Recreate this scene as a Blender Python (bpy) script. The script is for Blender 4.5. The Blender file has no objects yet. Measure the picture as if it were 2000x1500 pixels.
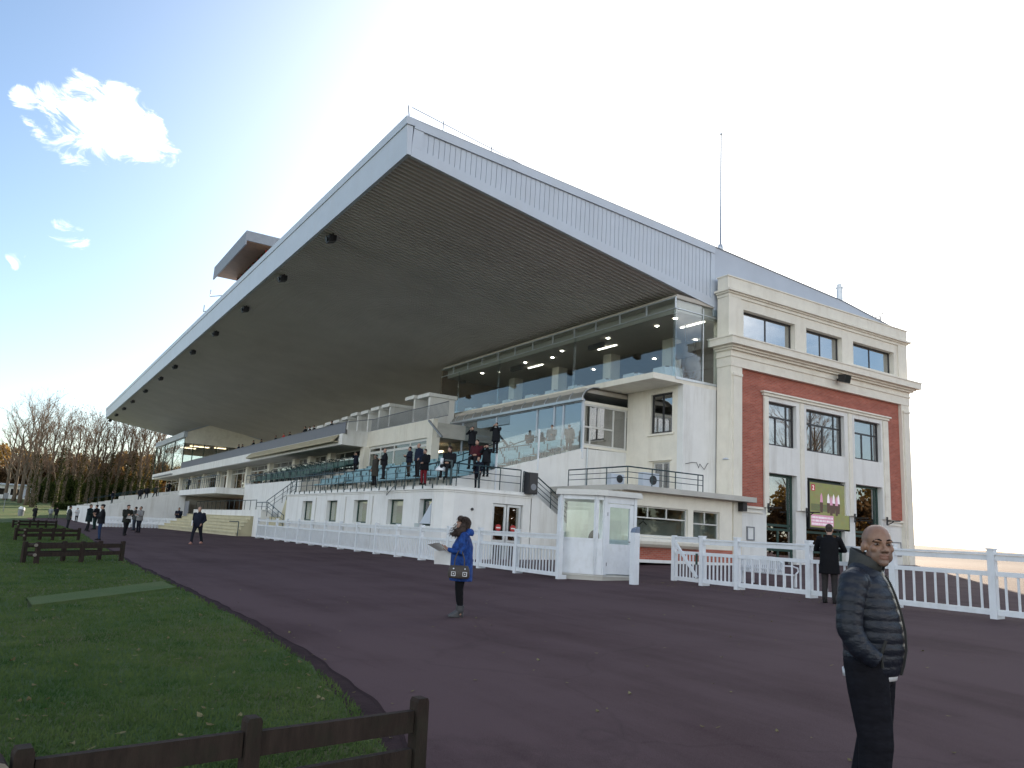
import bpy, bmesh, math, random
from mathutils import Vector, Matrix
C = bpy.context.scene
COL = C.collection
R = math.radians
rnd = random.Random(7)

# ------------------------------------------------------------------ camera model (solved from vanishing points)
F, PITCH, ROLL, YAW = 1534.83, .190438, .0573734, .557443
_fw = Vector((math.sin(YAW)*math.cos(PITCH), math.cos(YAW)*math.cos(PITCH), math.sin(PITCH)))
_r0 = Vector((math.cos(YAW), -math.sin(YAW), 0))
_u0 = _r0.cross(_fw)
CR = math.cos(ROLL)*_r0 + math.sin(ROLL)*_u0
CU = -math.sin(ROLL)*_r0 + math.cos(ROLL)*_u0
def ray(x, y):
    return CR*(x-1000) - CU*(y-750) + _fw*F
def at(x, y, ax, v):
    """the point seen at photo position x, y on the plane (axis ax) = v"""
    d = ray(x, y); return d*(v/d[ax])
def proj(p):
    p = Vector(p); c = p.dot(_fw); return (1000+F*p.dot(CR)/c, 750-F*p.dot(CU)/c)
def zup(y, p):
    lo, hi = -3, 30
    for _ in range(40):
        m = (lo+hi)/2
        if proj((p[0], p[1], m))[1] > y: lo = m
        else: hi = m
    return m

def sstep(a, b, x):
    t = min(1, max(0, (x-a)/(b-a))); return t*t*(3-2*t)
def GZ(x, y):
    """height of the ground"""
    z = -1.5 + .028*min(42, max(-25, x))
    if y < 7: z -= .010*(7-max(y, -2))**2
    z += 2.3*sstep(116, 165, y) + max(0, y-165)*.035
    return z
def gr(x, y):
    """point of the ground seen at a photo position"""
    d = ray(x, y); lo, hi = .0005, .12
    for k in range(4000):
        s = .001 + k*.00003
        p = d*s
        if p.z < GZ(p.x, p.y): return p
    return d*s

# ------------------------------------------------------------------ materials
def _n(nt, t, **kw):
    n = nt.nodes.new(t)
    for k, v in kw.items():
        if k in n.inputs.keys(): n.inputs[k].default_value = v
        else: setattr(n, k, v)
    return n
def mat(name, col, rough=.6, var=.12, scale=3.0, bump=.0, bscale=60, metal=0, spec=.5, stretch=(1,1,1), col2=None, dirt=None, coat=0):
    m = bpy.data.materials.new(name); m.use_nodes = True; nt = m.node_tree; L = nt.links
    b = nt.nodes['Principled BSDF']
    b.inputs['Roughness'].default_value = rough; b.inputs['Metallic'].default_value = metal
    b.inputs['Specular IOR Level'].default_value = spec
    if coat: b.inputs['Coat Weight'].default_value = coat
    tc = _n(nt, 'ShaderNodeTexCoord'); mp = _n(nt, 'ShaderNodeMapping'); mp.inputs['Scale'].default_value = stretch
    L.new(tc.outputs['Object'], mp.inputs['Vector'])
    no = _n(nt, 'ShaderNodeTexNoise', Scale=scale, Detail=8.0, Roughness=.65)
    L.new(mp.outputs[0], no.inputs['Vector'])
    rp = _n(nt, 'ShaderNodeValToRGB')
    c2 = col2 or tuple(min(1, c*(1+var)) for c in col); c1 = tuple(c*(1-var) for c in col) if not col2 else col
    rp.color_ramp.elements[0].position = .3; rp.color_ramp.elements[1].position = .7
    rp.color_ramp.elements[0].color = (*c1, 1); rp.color_ramp.elements[1].color = (*c2, 1)
    L.new(no.outputs[0], rp.inputs[0])
    out = rp.outputs[0]
    if dirt:                                       # (colour, amount, scale xyz): streaks of grime
        mp2 = _n(nt, 'ShaderNodeMapping'); mp2.inputs['Scale'].default_value = dirt[2]
        L.new(tc.outputs['Object'], mp2.inputs['Vector'])
        n2 = _n(nt, 'ShaderNodeTexNoise', Scale=1.0, Detail=6.0, Roughness=.7)
        L.new(mp2.outputs[0], n2.inputs['Vector'])
        r2 = _n(nt, 'ShaderNodeValToRGB'); r2.color_ramp.elements[0].position = .5; r2.color_ramp.elements[1].position = .78
        r2.color_ramp.elements[0].color = (0,0,0,1); r2.color_ramp.elements[1].color = (dirt[1],)*3+(1,)
        L.new(n2.outputs[0], r2.inputs[0])
        mx = _n(nt, 'ShaderNodeMix', data_type='RGBA'); mx.inputs['B'].default_value = (0,0,0,1)
        mx.inputs[7].default_value = (*dirt[0], 1)
        L.new(r2.outputs[0], mx.inputs[0]); L.new(out, mx.inputs[6]); out = mx.outputs[2]
    L.new(out, b.inputs['Base Color'])
    if bump:
        nb = _n(nt, 'ShaderNodeTexNoise', Scale=bscale, Detail=4.0)
        L.new(mp.outputs[0], nb.inputs['Vector'])
        bp = _n(nt, 'ShaderNodeBump', Strength=bump, Distance=.02)
        L.new(nb.outputs[0], bp.inputs['Height']); L.new(bp.outputs[0], b.inputs['Normal'])
    return m
def emat(name, col, strength):
    m = bpy.data.materials.new(name); m.use_nodes = True; nt = m.node_tree
    nt.nodes.remove(nt.nodes['Principled BSDF'])
    e = _n(nt, 'ShaderNodeEmission', Strength=strength); e.inputs[0].default_value = (*col, 1)
    no = _n(nt, 'ShaderNodeTexNoise', Scale=8.0)
    mx = _n(nt, 'ShaderNodeMix', data_type='RGBA'); mx.inputs[0].default_value = .1
    mx.inputs[6].default_value = (*col, 1); nt.links.new(no.outputs[1], mx.inputs[7]); nt.links.new(mx.outputs[2], e.inputs[0])
    nt.links.new(e.outputs[0], nt.nodes['Material Output'].inputs[0]); return m
def glassmat(name, tint=(.75,.85,.85), refl=.10, power=1.0, rough=.0):
    m = bpy.data.materials.new(name); m.use_nodes = True; nt = m.node_tree; L = nt.links
    nt.nodes.remove(nt.nodes['Principled BSDF'])
    tr = _n(nt, 'ShaderNodeBsdfTransparent'); tr.inputs[0].default_value = (*tint, 1)
    gl = _n(nt, 'ShaderNodeBsdfGlossy'); gl.inputs['Roughness'].default_value = rough; gl.inputs[0].default_value = (1,1,1,1)
    no = _n(nt, 'ShaderNodeTexNoise', Scale=.9, Detail=2.0); tc = _n(nt, 'ShaderNodeTexCoord'); L.new(tc.outputs['Object'], no.inputs['Vector'])
    bp = _n(nt, 'ShaderNodeBump', Strength=.04, Distance=.02); L.new(no.outputs[0], bp.inputs['Height']); L.new(bp.outputs[0], gl.inputs['Normal'])
    ge = _n(nt, 'ShaderNodeNewGeometry'); dp = _n(nt, 'ShaderNodeVectorMath', operation='DOT_PRODUCT'); L.new(ge.outputs['Normal'], dp.inputs[0]); L.new(ge.outputs['Incoming'], dp.inputs[1])
    ab = _n(nt, 'ShaderNodeMath', operation='ABSOLUTE'); L.new(dp.outputs['Value'], ab.inputs[0])
    iv = _n(nt, 'ShaderNodeMath', operation='SUBTRACT'); iv.inputs[0].default_value = 1; L.new(ab.outputs[0], iv.inputs[1])
    fr = _n(nt, 'ShaderNodeMath', operation='POWER'); fr.inputs[1].default_value = 5; L.new(iv.outputs[0], fr.inputs[0])
    ma = _n(nt, 'ShaderNodeMath', operation='MULTIPLY_ADD', use_clamp=True); ma.inputs[1].default_value = .9*power; ma.inputs[2].default_value = refl
    L.new(fr.outputs[0], ma.inputs[0])
    mx = _n(nt, 'ShaderNodeMixShader'); L.new(ma.outputs[0], mx.inputs[0]); L.new(tr.outputs[0], mx.inputs[1]); L.new(gl.outputs[0], mx.inputs[2])
    L.new(mx.outputs[0], nt.nodes['Material Output'].inputs[0]); return m

# ------------------------------------------------------------------ objects
def tag(o, label=None, cat=None, group=None, kind=None):
    if label: o['label'] = label
    if cat: o['category'] = cat
    if group: o['group'] = group
    if kind: o['kind'] = kind
    return o
def empty(name, loc=(0,0,0), rz=0, label=None, cat=None, group=None):
    o = bpy.data.objects.new(name, None); COL.objects.link(o); o.empty_display_size = .2
    o.location = loc; o.rotation_euler = (0, 0, rz)
    return tag(o, label, cat, group)
def pmat(o):
    m = Matrix.LocRotScale(o.location, o.rotation_euler, o.scale)
    return pmat(o.parent) @ m if o.parent else m
def link_mesh(name, me, parent=None, world=True):
    o = bpy.data.objects.new(name, me); COL.objects.link(o)
    if parent:
        o.parent = parent
        if world: me.transform(pmat(parent).inverted())
    return o
def copy_tree(o, parent=None):
    c = o.copy(); COL.objects.link(c)
    if parent: c.parent = parent
    for ch in list(o.children): copy_tree(ch, c)
    return c
class MB:
    def __init__(s): s.v = []; s.f = []
    def q(s, *p):
        n = len(s.v); s.v += [tuple(a) for a in p]; s.f.append(tuple(range(n, n+len(p)))); return s
    def box(s, x0, x1, y0, y1, z0, z1):
        x0, x1 = min(x0,x1), max(x0,x1); y0, y1 = min(y0,y1), max(y0,y1); z0, z1 = min(z0,z1), max(z0,z1)
        n = len(s.v)
        s.v += [(x0,y0,z0),(x1,y0,z0),(x1,y1,z0),(x0,y1,z0),(x0,y0,z1),(x1,y0,z1),(x1,y1,z1),(x0,y1,z1)]
        s.f += [tuple(n+i for i in f) for f in ((0,3,2,1),(4,5,6,7),(0,1,5,4),(1,2,6,5),(2,3,7,6),(3,0,4,7))]; return s
    def bar(s, a, b, w, h, up=(0,0,1)):
        """rectangular bar from a to b, w wide, h high"""
        a, b = Vector(a), Vector(b); d = (b-a).normalized(); up = Vector(up)
        sd = d.cross(up)
        if sd.length < 1e-4: sd = Vector((1,0,0))
        sd.normalize(); u = sd.cross(d)
        n = len(s.v)
        for p in (a, b):
            for (i, j) in ((-1,-1),(1,-1),(1,1),(-1,1)): s.v.append(tuple(p+sd*(i*w/2)+u*(j*h/2)))
        s.f += [tuple(n+i for i in f) for f in ((0,3,2,1),(4,5,6,7),(0,1,5,4),(1,2,6,5),(2,3,7,6),(3,0,4,7))]; return s
    def tube(s, pts, r, n=8, cap=True):
        pts = [Vector(p) for p in pts]; rs = r if isinstance(r, (list, tuple)) else [r]*len(pts)
        base = len(s.v); ref = None
        for i, p in enumerate(pts):
            d = (pts[min(i+1, len(pts)-1)]-pts[max(i-1, 0)])
            d = d.normalized() if d.length > 1e-9 else Vector((0,0,1))
            if ref is None:
                ref = Vector((0,0,1)) if abs(d.z) < .9 else Vector((1,0,0))
            sd = d.cross(ref)
            if sd.length < 1e-5: sd = d.orthogonal()
            sd.normalize(); u = sd.cross(d); ref = u
            for k in range(n):
                a = 2*math.pi*k/n; s.v.append(tuple(p+(sd*math.cos(a)+u*math.sin(a))*rs[i]))
        for i in range(len(pts)-1):
            for k in range(n):
                s.f.append((base+i*n+k, base+i*n+(k+1)%n, base+(i+1)*n+(k+1)%n, base+(i+1)*n+k))
        if cap:
            s.f.append(tuple(base+k for k in range(n))[::-1]); e = base+(len(pts)-1)*n; s.f.append(tuple(e+k for k in range(n)))
        return s
    def loft(s, rings, n=16):
        """rings: (centre, rx, ry) horizontal ellipses, closed"""
        base = len(s.v)
        for c, rx, ry in rings:
            for k in range(n):
                a = 2*math.pi*k/n; s.v.append((c[0]+rx*math.cos(a), c[1]+ry*math.sin(a), c[2]))
        for i in range(len(rings)-1):
            for k in range(n):
                s.f.append((base+i*n+k, base+i*n+(k+1)%n, base+(i+1)*n+(k+1)%n, base+(i+1)*n+k))
        s.f.append(tuple(base+k for k in range(n))[::-1]); e = base+(len(rings)-1)*n; s.f.append(tuple(e+k for k in range(n)))
        return s
    def ell(s, c, r, nu=12, nv=8, M=None):
        base = len(s.v); c = Vector(c)
        for j in range(nv+1):
            t = math.pi*j/nv
            for k in range(nu):
                a = 2*math.pi*k/nu
                p = Vector((r[0]*math.sin(t)*math.cos(a), r[1]*math.sin(t)*math.sin(a), -r[2]*math.cos(t)))
                if M: p = M @ p
                s.v.append(tuple(c+p))
        for j in range(nv):
            for k in range(nu):
                s.f.append((base+j*nu+k, base+j*nu+(k+1)%nu, base+(j+1)*nu+(k+1)%nu, base+(j+1)*nu+k))
        return s
    def prism(s, poly, ax, a, b):
        """polygon (pairs in the two other axes) extruded along axis ax from a to b"""
        n = len(s.v); m = len(poly)
        def P(t, u, v): return [(t,u,v),(u,t,v),(u,v,t)][ax]
        for t in (a, b):
            for (u, v) in poly: s.v.append(P(t, u, v))
        s.f.append(tuple(n+i for i in range(m))); s.f.append(tuple(n+m+i for i in range(m))[::-1])
        for i in range(m):
            j = (i+1) % m; s.f.append((n+i, n+m+i, n+m+j, n+j))
        return s
    def wall(s, ax, a, b, u0, u1, z0, z1, holes=()):
        """wall slab between planes a and b of axis ax (0: runs along Y, 1: along X), with rectangular holes (u0,u1,z0,z1)"""
        us = sorted({u0, u1, *[max(u0, min(u1, h[i])) for h in holes for i in (0,1)]}); zs = sorted({z0, z1, *[max(z0, min(z1, h[i])) for h in holes for i in (2,3)]})
        def solid(i, j):
            if i < 0 or j < 0 or i >= len(us)-1 or j >= len(zs)-1: return False
            cu, cz = (us[i]+us[i+1])/2, (zs[j]+zs[j+1])/2
            return not any(h[0] < cu < h[1] and h[2] < cz < h[3] for h in holes)
        def P(t, u, z): return (t, u, z) if ax == 0 else (u, t, z)
        for i in range(len(us)-1):
            for j in range(len(zs)-1):
                if not solid(i, j): continue
                A, B, D, E = us[i], us[i+1], zs[j], zs[j+1]
                s.q(P(a,A,D), P(a,B,D), P(a,B,E), P(a,A,E)); s.q(P(b,A,D), P(b,A,E), P(b,B,E), P(b,B,D))
                if not solid(i-1, j): s.q(P(a,A,D), P(a,A,E), P(b,A,E), P(b,A,D))
                if not solid(i+1, j): s.q(P(a,B,D), P(b,B,D), P(b,B,E), P(a,B,E))
                if not solid(i, j-1): s.q(P(a,A,D), P(b,A,D), P(b,B,D), P(a,B,D))
                if not solid(i, j+1): s.q(P(a,A,E), P(a,B,E), P(b,B,E), P(b,A,E))
        return s
    def mesh(s, name, m=None, smooth=False, bevel=0):
        me = bpy.data.meshes.new(name); me.from_pydata(s.v, [], s.f); me.validate()
        bm = bmesh.new(); bm.from_mesh(me); bmesh.ops.remove_doubles(bm, verts=bm.verts, dist=1e-5)
        bmesh.ops.recalc_face_normals(bm, faces=bm.faces)
        bm.to_mesh(me); bm.free()
        if m: me.materials.append(m)
        if smooth: me.polygons.foreach_set('use_smooth', [True]*len(me.polygons))
        return me
    def build(s, name, m, parent=None, smooth=False, world=True, bevel=0):
        o = link_mesh(name, s.mesh(name, m, smooth), parent, world)
        if bevel:
            b = o.modifiers.new('bevel', 'BEVEL'); b.width = bevel; b.segments = 2; b.limit_method = 'ANGLE'
        return o
def single(name, mb, m, label, cat, group=None, smooth=False, bevel=0, loc=None):
    """a thing that is one mesh; origin at its base"""
    me = mb.mesh(name, m, smooth)
    if loc is None:
        xs = [v.co for v in me.vertices]; z0 = min(c.z for c in xs)
        loc = Vector((sum(c.x for c in xs)/len(xs), sum(c.y for c in xs)/len(xs), z0))
    me.transform(Matrix.Translation(-Vector(loc)))
    o = bpy.data.objects.new(name, me); COL.objects.link(o); o.location = loc
    if bevel:
        b = o.modifiers.new('bevel', 'BEVEL'); b.width = bevel; b.segments = 2; b.limit_method = 'ANGLE'
    return tag(o, label, cat, group)
def window(parent, ax, t, u0, u1, z0, z1, mf, mg, fw=.06, fd=.07, vs=(), hs=(), name='window', gl=.0, sill=None, msill=None):
    """framed window in plane t of axis ax: frame mesh, pane sub-part; vs / hs: mullions and transoms; hs items z or (z,ua,ub), vs items u or (u,za,zb)"""
    fr = MB()
    def B(ua, ub, za, zb, d=fd):
        if ax == 1: fr.box(ua, ub, t-d/2, t+d/2, za, zb)
        else: fr.box(t-d/2, t+d/2, ua, ub, za, zb)
    B(u0, u0+fw, z0, z1); B(u1-fw, u1, z0, z1); B(u0+fw, u1-fw, z0, z0+fw); B(u0+fw, u1-fw, z1-fw, z1)
    for v in vs:
        v = v if isinstance(v, tuple) else (v, z0+fw, z1-fw); B(v[0]-fw*.45, v[0]+fw*.45, v[1], v[2], fd*.9)
    for h in hs:
        h = h if isinstance(h, tuple) else (h, u0+fw, u1-fw); B(h[1], h[2], h[0]-fw*.45, h[0]+fw*.45, fd*.84)
    f = fr.build(name, mf, parent)
    g = MB(); th = .012
    if ax == 1: g.box(u0+fw*.5, u1-fw*.5, t-th/2, t+th/2, z0+fw*.5, z1-fw*.5)
    else: g.box(t-th/2, t+th/2, u0+fw*.5, u1-fw*.5, z0+fw*.5, z1-fw*.5)
    p = g.build('pane', mg, f, world=True)
    return f
# ================================================================== materials
M = {}
M['white'] = mat('white_render', (.77,.76,.725), .85, .05, 1.2, .15, 90, dirt=((.42,.38,.31), .5, (2.4,2.4,.22)))
M['cream'] = mat('cream_render', (.78,.735,.63), .85, .06, 1.5, .15, 90, dirt=((.50,.42,.31), .4, (1.8,1.8,.4)))
M['stone'] = mat('cream_moulding', (.80,.755,.65), .8, .06, 2.0, .1, 90, dirt=((.50,.43,.32), .4, (1.2,1.2,1.5)))
M['fencewhite'] = mat('white_fence_paint', (.72,.74,.76), .4, .05, 4, .05, 40, dirt=((.5,.5,.47), .5, (3,3,2)))
M['metalwhite'] = mat('white_sheet_metal', (.53,.575,.635), .45, .05, .8, 0, dirt=((.5,.5,.5), .4, (.7,.7,.2)))
M['roofgrey'] = mat('grey_blue_cladding', (.46,.50,.56), .5, .05, .6)
M['soffit'] = mat('brown_grey_soffit', (.60,.575,.545), .75, .07, .35, dirt=((.47,.45,.43), .5, (.25,.1,.3)))
M['dark'] = mat('dark_interior', (.05,.042,.036), .9, .2, 1)
M['brownwall'] = mat('brown_panelling', (.20,.12,.07), .6, .15, 2)
M['floorint'] = mat('interior_carpet', (.10,.07,.06), .9, .15, 4)
M['ceilint'] = mat('interior_ceiling', (.50,.46,.40), .8, .06, 2)
M['darkframe'] = mat('dark_window_frame', (.022,.020,.022), .4, .15, 5)
M['greenframe'] = mat('dark_green_paint', (.012,.045,.034), .4, .15, 5)
M['whiteframe'] = mat('white_window_frame', (.62,.61,.57), .4, .05, 5)
M['alu'] = mat('aluminium', (.50,.53,.55), .35, .08, 5, metal=.6)
M['rail'] = mat('green_black_rail', (.016,.040,.046), .35, .2, 5)
M['greyrail'] = mat('grey_rail', (.20,.21,.23), .4, .1, 5)
M['greypanel'] = mat('grey_balcony_panel', (.17,.175,.20), .6, .1, 1.5, stretch=(1,6,1))
M['canvas'] = mat('beige_canvas', (.40,.35,.24), .8, .1, 2)
M['black'] = mat('black_plastic', (.018,.018,.02), .5, .2, 9)
M['blackmetal'] = mat('black_metal', (.02,.02,.022), .4, .2, 9)
M['wood'] = mat('weathered_dark_wood', (.034,.023,.018), .85, .35, 3, .35, 30, spec=.2, stretch=(6,6,1.2), dirt=((.026,.03,.018), .6, (4,4,4)))
M['woodend'] = mat('pale_cut_wood', (.22,.19,.15), .8, .2, 20)
M['turq'] = mat('turquoise_bench_paint', (.22,.38,.43), .45, .14, 3, dirt=((.11,.15,.15), .6, (1.5,1.5,6)))
M['greenseat'] = mat('dark_green_seat_paint', (.022,.075,.06), .45, .2, 5)
M['stepyel'] = mat('yellowed_concrete', (.52,.47,.31), .85, .1, 1.5, .2, 40, dirt=((.33,.30,.2), .6, (.6,.6,3)))
M['concrete'] = mat('pale_concrete', (.50,.48,.43), .85, .1, 1.0, .2, 40, dirt=((.3,.28,.24), .6, (.5,.5,1.5)))
M['cloth'] = mat('white_tablecloth', (.78,.80,.82), .7, .04, 5)
M['blind'] = mat('beige_blind', (.42,.36,.30), .8, .06, 2, stretch=(1,1,20))
M['bark'] = mat('tree_bark', (.12,.09,.062), .9, .35, 2, .4, 14, stretch=(4,4,.8), dirt=((.05,.07,.025), .7, (.8,.8,.5)))
M['twig'] = mat('bare_twigs', (.19,.125,.085), .9, .3, 1)
M['ivy'] = mat('ivy_leaves', (.045,.06,.022), .6, .4, .7)
M['leafgold'] = mat('golden_autumn_leaves', (.34,.19,.035), .6, .4, .7)
M['leafbrown'] = mat('brown_autumn_leaves', (.20,.095,.035), .6, .4, .7)
M['shrub'] = mat('dark_shrub_leaves', (.030,.048,.020), .6, .4, .8)
M['red'] = mat('red_enamel', (.45,.02,.02), .4, .1, 9)
M['signwhite'] = mat('white_enamel', (.75,.75,.73), .4, .05, 9)
M['spot'] = emat('lit_spot', (1,.93,.80), 14)
M['tube'] = emat('lit_tube', (1,.72,.40), 3)
M['lowlight'] = emat('lit_counter_lamp', (1,.93,.8), 3.5)
M['glass'] = glassmat('window_glass', (.75,.80,.80), .06)
M['glasssky'] = glassmat('sky_mirroring_glass', (.40,.43,.45), .46, .6)
M['glassdark'] = glassmat('tinted_window_glass', (.45,.48,.50), .30, 1.0)
M['glassclear'] = glassmat('clear_screen_glass', (.93,.97,.96), .03)
M['glassgreen'] = glassmat('restaurant_glass', (.87,.91,.91), .09, 1.0)
M['glasslounge'] = glassmat('lounge_glass', (.75,.82,.85), .20, 1.0)

def brickmat():
    m = bpy.data.materials.new('red_brick'); m.use_nodes = True; nt = m.node_tree; L = nt.links; b = nt.nodes['Principled BSDF']
    b.inputs['Roughness'].default_value = .85
    tc = _n(nt, 'ShaderNodeTexCoord'); sp = _n(nt, 'ShaderNodeSeparateXYZ'); cb = _n(nt, 'ShaderNodeCombineXYZ')
    L.new(tc.outputs['Object'], sp.inputs[0]); L.new(sp.outputs[0], cb.inputs[0]); L.new(sp.outputs[2], cb.inputs[1])
    br = _n(nt, 'ShaderNodeTexBrick', Scale=1.0); br.inputs['Brick Width'].default_value = .23; br.inputs['Row Height'].default_value = .075
    br.inputs['Mortar Size'].default_value = .008
    br.inputs['Color1'].default_value = (.36,.085,.05,1); br.inputs['Color2'].default_value = (.45,.135,.085,1); br.inputs['Mortar'].default_value = (.34,.22,.18,1)
    L.new(cb.outputs[0], br.inputs['Vector'])
    mp = _n(nt, 'ShaderNodeMapping'); mp.inputs['Scale'].default_value = (.5,.5,2.2); L.new(tc.outputs['Object'], mp.inputs[0])
    no = _n(nt, 'ShaderNodeTexNoise', Scale=1.5, Detail=9.0, Roughness=.75); L.new(mp.outputs[0], no.inputs['Vector'])
    mx = _n(nt, 'ShaderNodeMix', data_type='RGBA', blend_type='MULTIPLY'); mx.inputs[0].default_value = .75
    rp = _n(nt, 'ShaderNodeValToRGB'); rp.color_ramp.elements[0].position = .3; rp.color_ramp.elements[1].position = .7
    rp.color_ramp.elements[0].color = (.6,.55,.55,1); rp.color_ramp.elements[1].color = (1.25,1.2,1.2,1)
    L.new(no.outputs[0], rp.inputs[0]); L.new(br.outputs[0], mx.inputs[6]); L.new(rp.outputs[0], mx.inputs[7]); L.new(mx.outputs[2], b.inputs['Base Color'])
    return m
M['brick'] = brickmat()

def asphaltmat():
    m = bpy.data.materials.new('purple_asphalt'); m.use_nodes = True; nt = m.node_tree; L = nt.links; b = nt.nodes['Principled BSDF']
    b.inputs['Roughness'].default_value = .92; b.inputs['Specular IOR Level'].default_value = .12
    tc = _n(nt, 'ShaderNodeTexCoord')
    big = _n(nt, 'ShaderNodeTexNoise', Scale=.35, Detail=10.0, Roughness=.62); L.new(tc.outputs['Object'], big.inputs['Vector'])
    mp = _n(nt, 'ShaderNodeMapping'); mp.inputs['Scale'].default_value = (1.2,.12,1); mp.inputs['Rotation'].default_value = (0,0,.15); L.new(tc.outputs['Object'], mp.inputs[0])
    strk = _n(nt, 'ShaderNodeTexNoise', Scale=.8, Detail=8.0, Roughness=.7); L.new(mp.outputs[0], strk.inputs['Vector'])
    fine = _n(nt, 'ShaderNodeTexNoise', Scale=90.0, Detail=3.0, Roughness=.8); L.new(tc.outputs['Object'], fine.inputs['Vector'])
    a = _n(nt, 'ShaderNodeMath', operation='ADD'); L.new(big.outputs[0], a.inputs[0]); L.new(strk.outputs[0], a.inputs[1])
    a2 = _n(nt, 'ShaderNodeMath', operation='MULTIPLY_ADD'); a2.inputs[1].default_value = .8; L.new(fine.outputs[0], a2.inputs[0]); L.new(a.outputs[0], a2.inputs[2])
    rp = _n(nt, 'ShaderNodeValToRGB'); e = rp.color_ramp.elements
    e[0].position = .92; e[0].color = (.053,.0285,.0295,1); e[1].position = 1.55; e[1].color = (.104,.066,.067,1)
    sc = _n(nt, 'ShaderNodeMath', operation='MULTIPLY'); sc.inputs[1].default_value = 1.0; L.new(a2.outputs[0], sc.inputs[0])
    mr = _n(nt, 'ShaderNodeMapRange'); mr.inputs[1].default_value = .9; mr.inputs[2].default_value = 1.6; L.new(sc.outputs[0], mr.inputs[0])
    e[0].position = .15; e[1].position = .85; L.new(mr.outputs[0], rp.inputs[0])
    vo = _n(nt, 'ShaderNodeTexVoronoi', feature='DISTANCE_TO_EDGE', Scale=.33); 
    wn = _n(nt, 'ShaderNodeTexNoise', Scale=1.3, Detail=5.0); L.new(tc.outputs['Object'], wn.inputs['Vector'])
    wm = _n(nt, 'ShaderNodeMix', data_type='RGBA'); wm.inputs[0].default_value = .35; L.new(tc.outputs['Object'], wm.inputs[6]); L.new(wn.outputs[1], wm.inputs[7]); L.new(wm.outputs[2], vo.inputs['Vector'])
    cr = _n(nt, 'ShaderNodeMapRange'); cr.inputs[1].default_value = .0; cr.inputs[2].default_value = .007; cr.inputs[3].default_value = .88; cr.inputs[4].default_value = 1.0; L.new(vo.outputs[0], cr.inputs[0])
    mu = _n(nt, 'ShaderNodeMix', data_type='RGBA', blend_type='MULTIPLY'); mu.inputs[0].default_value = 1; L.new(rp.outputs[0], mu.inputs[6]); L.new(cr.outputs[0], mu.inputs[7])
    L.new(mu.outputs[2], b.inputs['Base Color'])
    bp = _n(nt, 'ShaderNodeBump', Strength=.5, Distance=.01); L.new(fine.outputs[0], bp.inputs['Height']); L.new(bp.outputs[0], b.inputs['Normal'])
    return m
M['asphalt'] = asphaltmat()
M['patch'] = mat('dark_asphalt_patch', (.033,.020,.021), .95, .2, 2, .4, 90, spec=.08)
def grassmat(name, a, b_, c):
    m = bpy.data.materials.new(name); m.use_nodes = True; nt = m.node_tree; L = nt.links; b = nt.nodes['Principled BSDF']
    b.inputs['Roughness'].default_value = .9; b.inputs['Specular IOR Level'].default_value = .2
    tc = _n(nt, 'ShaderNodeTexCoord')
    n1 = _n(nt, 'ShaderNodeTexNoise', Scale=.6, Detail=10.0, Roughness=.7); L.new(tc.outputs['Object'], n1.inputs['Vector'])
    n2 = _n(nt, 'ShaderNodeTexNoise', Scale=25.0, Detail=4.0, Roughness=.8); L.new(tc.outputs['Object'], n2.inputs['Vector'])
    ad = _n(nt, 'ShaderNodeMath', operation='MULTIPLY_ADD'); ad.inputs[1].default_value = .6; L.new(n2.outputs[0], ad.inputs[0]); L.new(n1.outputs[0], ad.inputs[2])
    rp = _n(nt, 'ShaderNodeValToRGB'); e = rp.color_ramp.elements; e[0].position = .55; e[0].color = (*a,1); e[1].position = 1; e[1].color = (*c,1)
    x = e.new(.78); x.color = (*b_,1); L.new(ad.outputs[0], rp.inputs[0]); L.new(rp.outputs[0], b.inputs['Base Color'])
    bp = _n(nt, 'ShaderNodeBump', Strength=.8, Distance=.05); L.new(n2.outputs[0], bp.inputs['Height']); L.new(bp.outputs[0], b.inputs['Normal'])
    return m
M['grass'] = grassmat('lawn_grass', (.034,.066,.020), (.062,.102,.030), (.125,.115,.052))
M['mown'] = grassmat('pale_mown_grass', (.062,.105,.030), (.088,.132,.042), (.12,.14,.055))

# ================================================================== camera
cam = bpy.data.cameras.new('camera'); co = bpy.data.objects.new('camera', cam); COL.objects.link(co)
cam.sensor_width = 36; cam.lens = F/2000*36; cam.clip_start = .05; cam.clip_end = 3000
mw = Matrix.Identity(4)
for i, v in enumerate((CR, CU, -_fw)):
    for j in range(3): mw[j][i] = v[j]
co.matrix_world = mw
C.camera = co
C.view_settings.view_transform = 'Standard'; C.view_settings.look = 'None'; C.view_settings.gamma = 1
C.view_settings.exposure = EXPOSURE = 1.30
C.cycles.max_bounces = 8; C.cycles.transparent_max_bounces = 24; C.cycles.use_denoising = True
C.cycles.sample_clamp_indirect = 4

# ================================================================== light and sky
SUN_AZ, SUN_EL = R(52), R(18.6)         # azimuth from +Y towards +X
sd = Vector((math.sin(SUN_AZ)*math.cos(SUN_EL), math.cos(SUN_AZ)*math.cos(SUN_EL), math.sin(SUN_EL)))
sl = bpy.data.lights.new('sun', 'SUN'); sl.energy = 5.0; sl.angle = R(.53); sl.color = (1,.86,.66)
so = bpy.data.objects.new('sun', sl); COL.objects.link(so); so.rotation_euler = sd.to_track_quat('Z', 'Y').to_euler(); so.location = sd*200
W = bpy.data.worlds.new('World'); C.world = W; W.use_nodes = True; nt = W.node_tree; L = nt.links
bg = nt.nodes['Background']; bg.inputs[1].default_value = .10
sky = _n(nt, 'ShaderNodeTexSky'); sky.sky_type = 'NISHITA'; sky.sun_disc = False; sky.sun_elevation = SUN_EL; sky.sun_rotation = SUN_AZ
sky.air_density = 1.0; sky.dust_density = .9; sky.ozone_density = 2.0; sky.altitude = 80
tc = _n(nt, 'ShaderNodeTexCoord')
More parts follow.
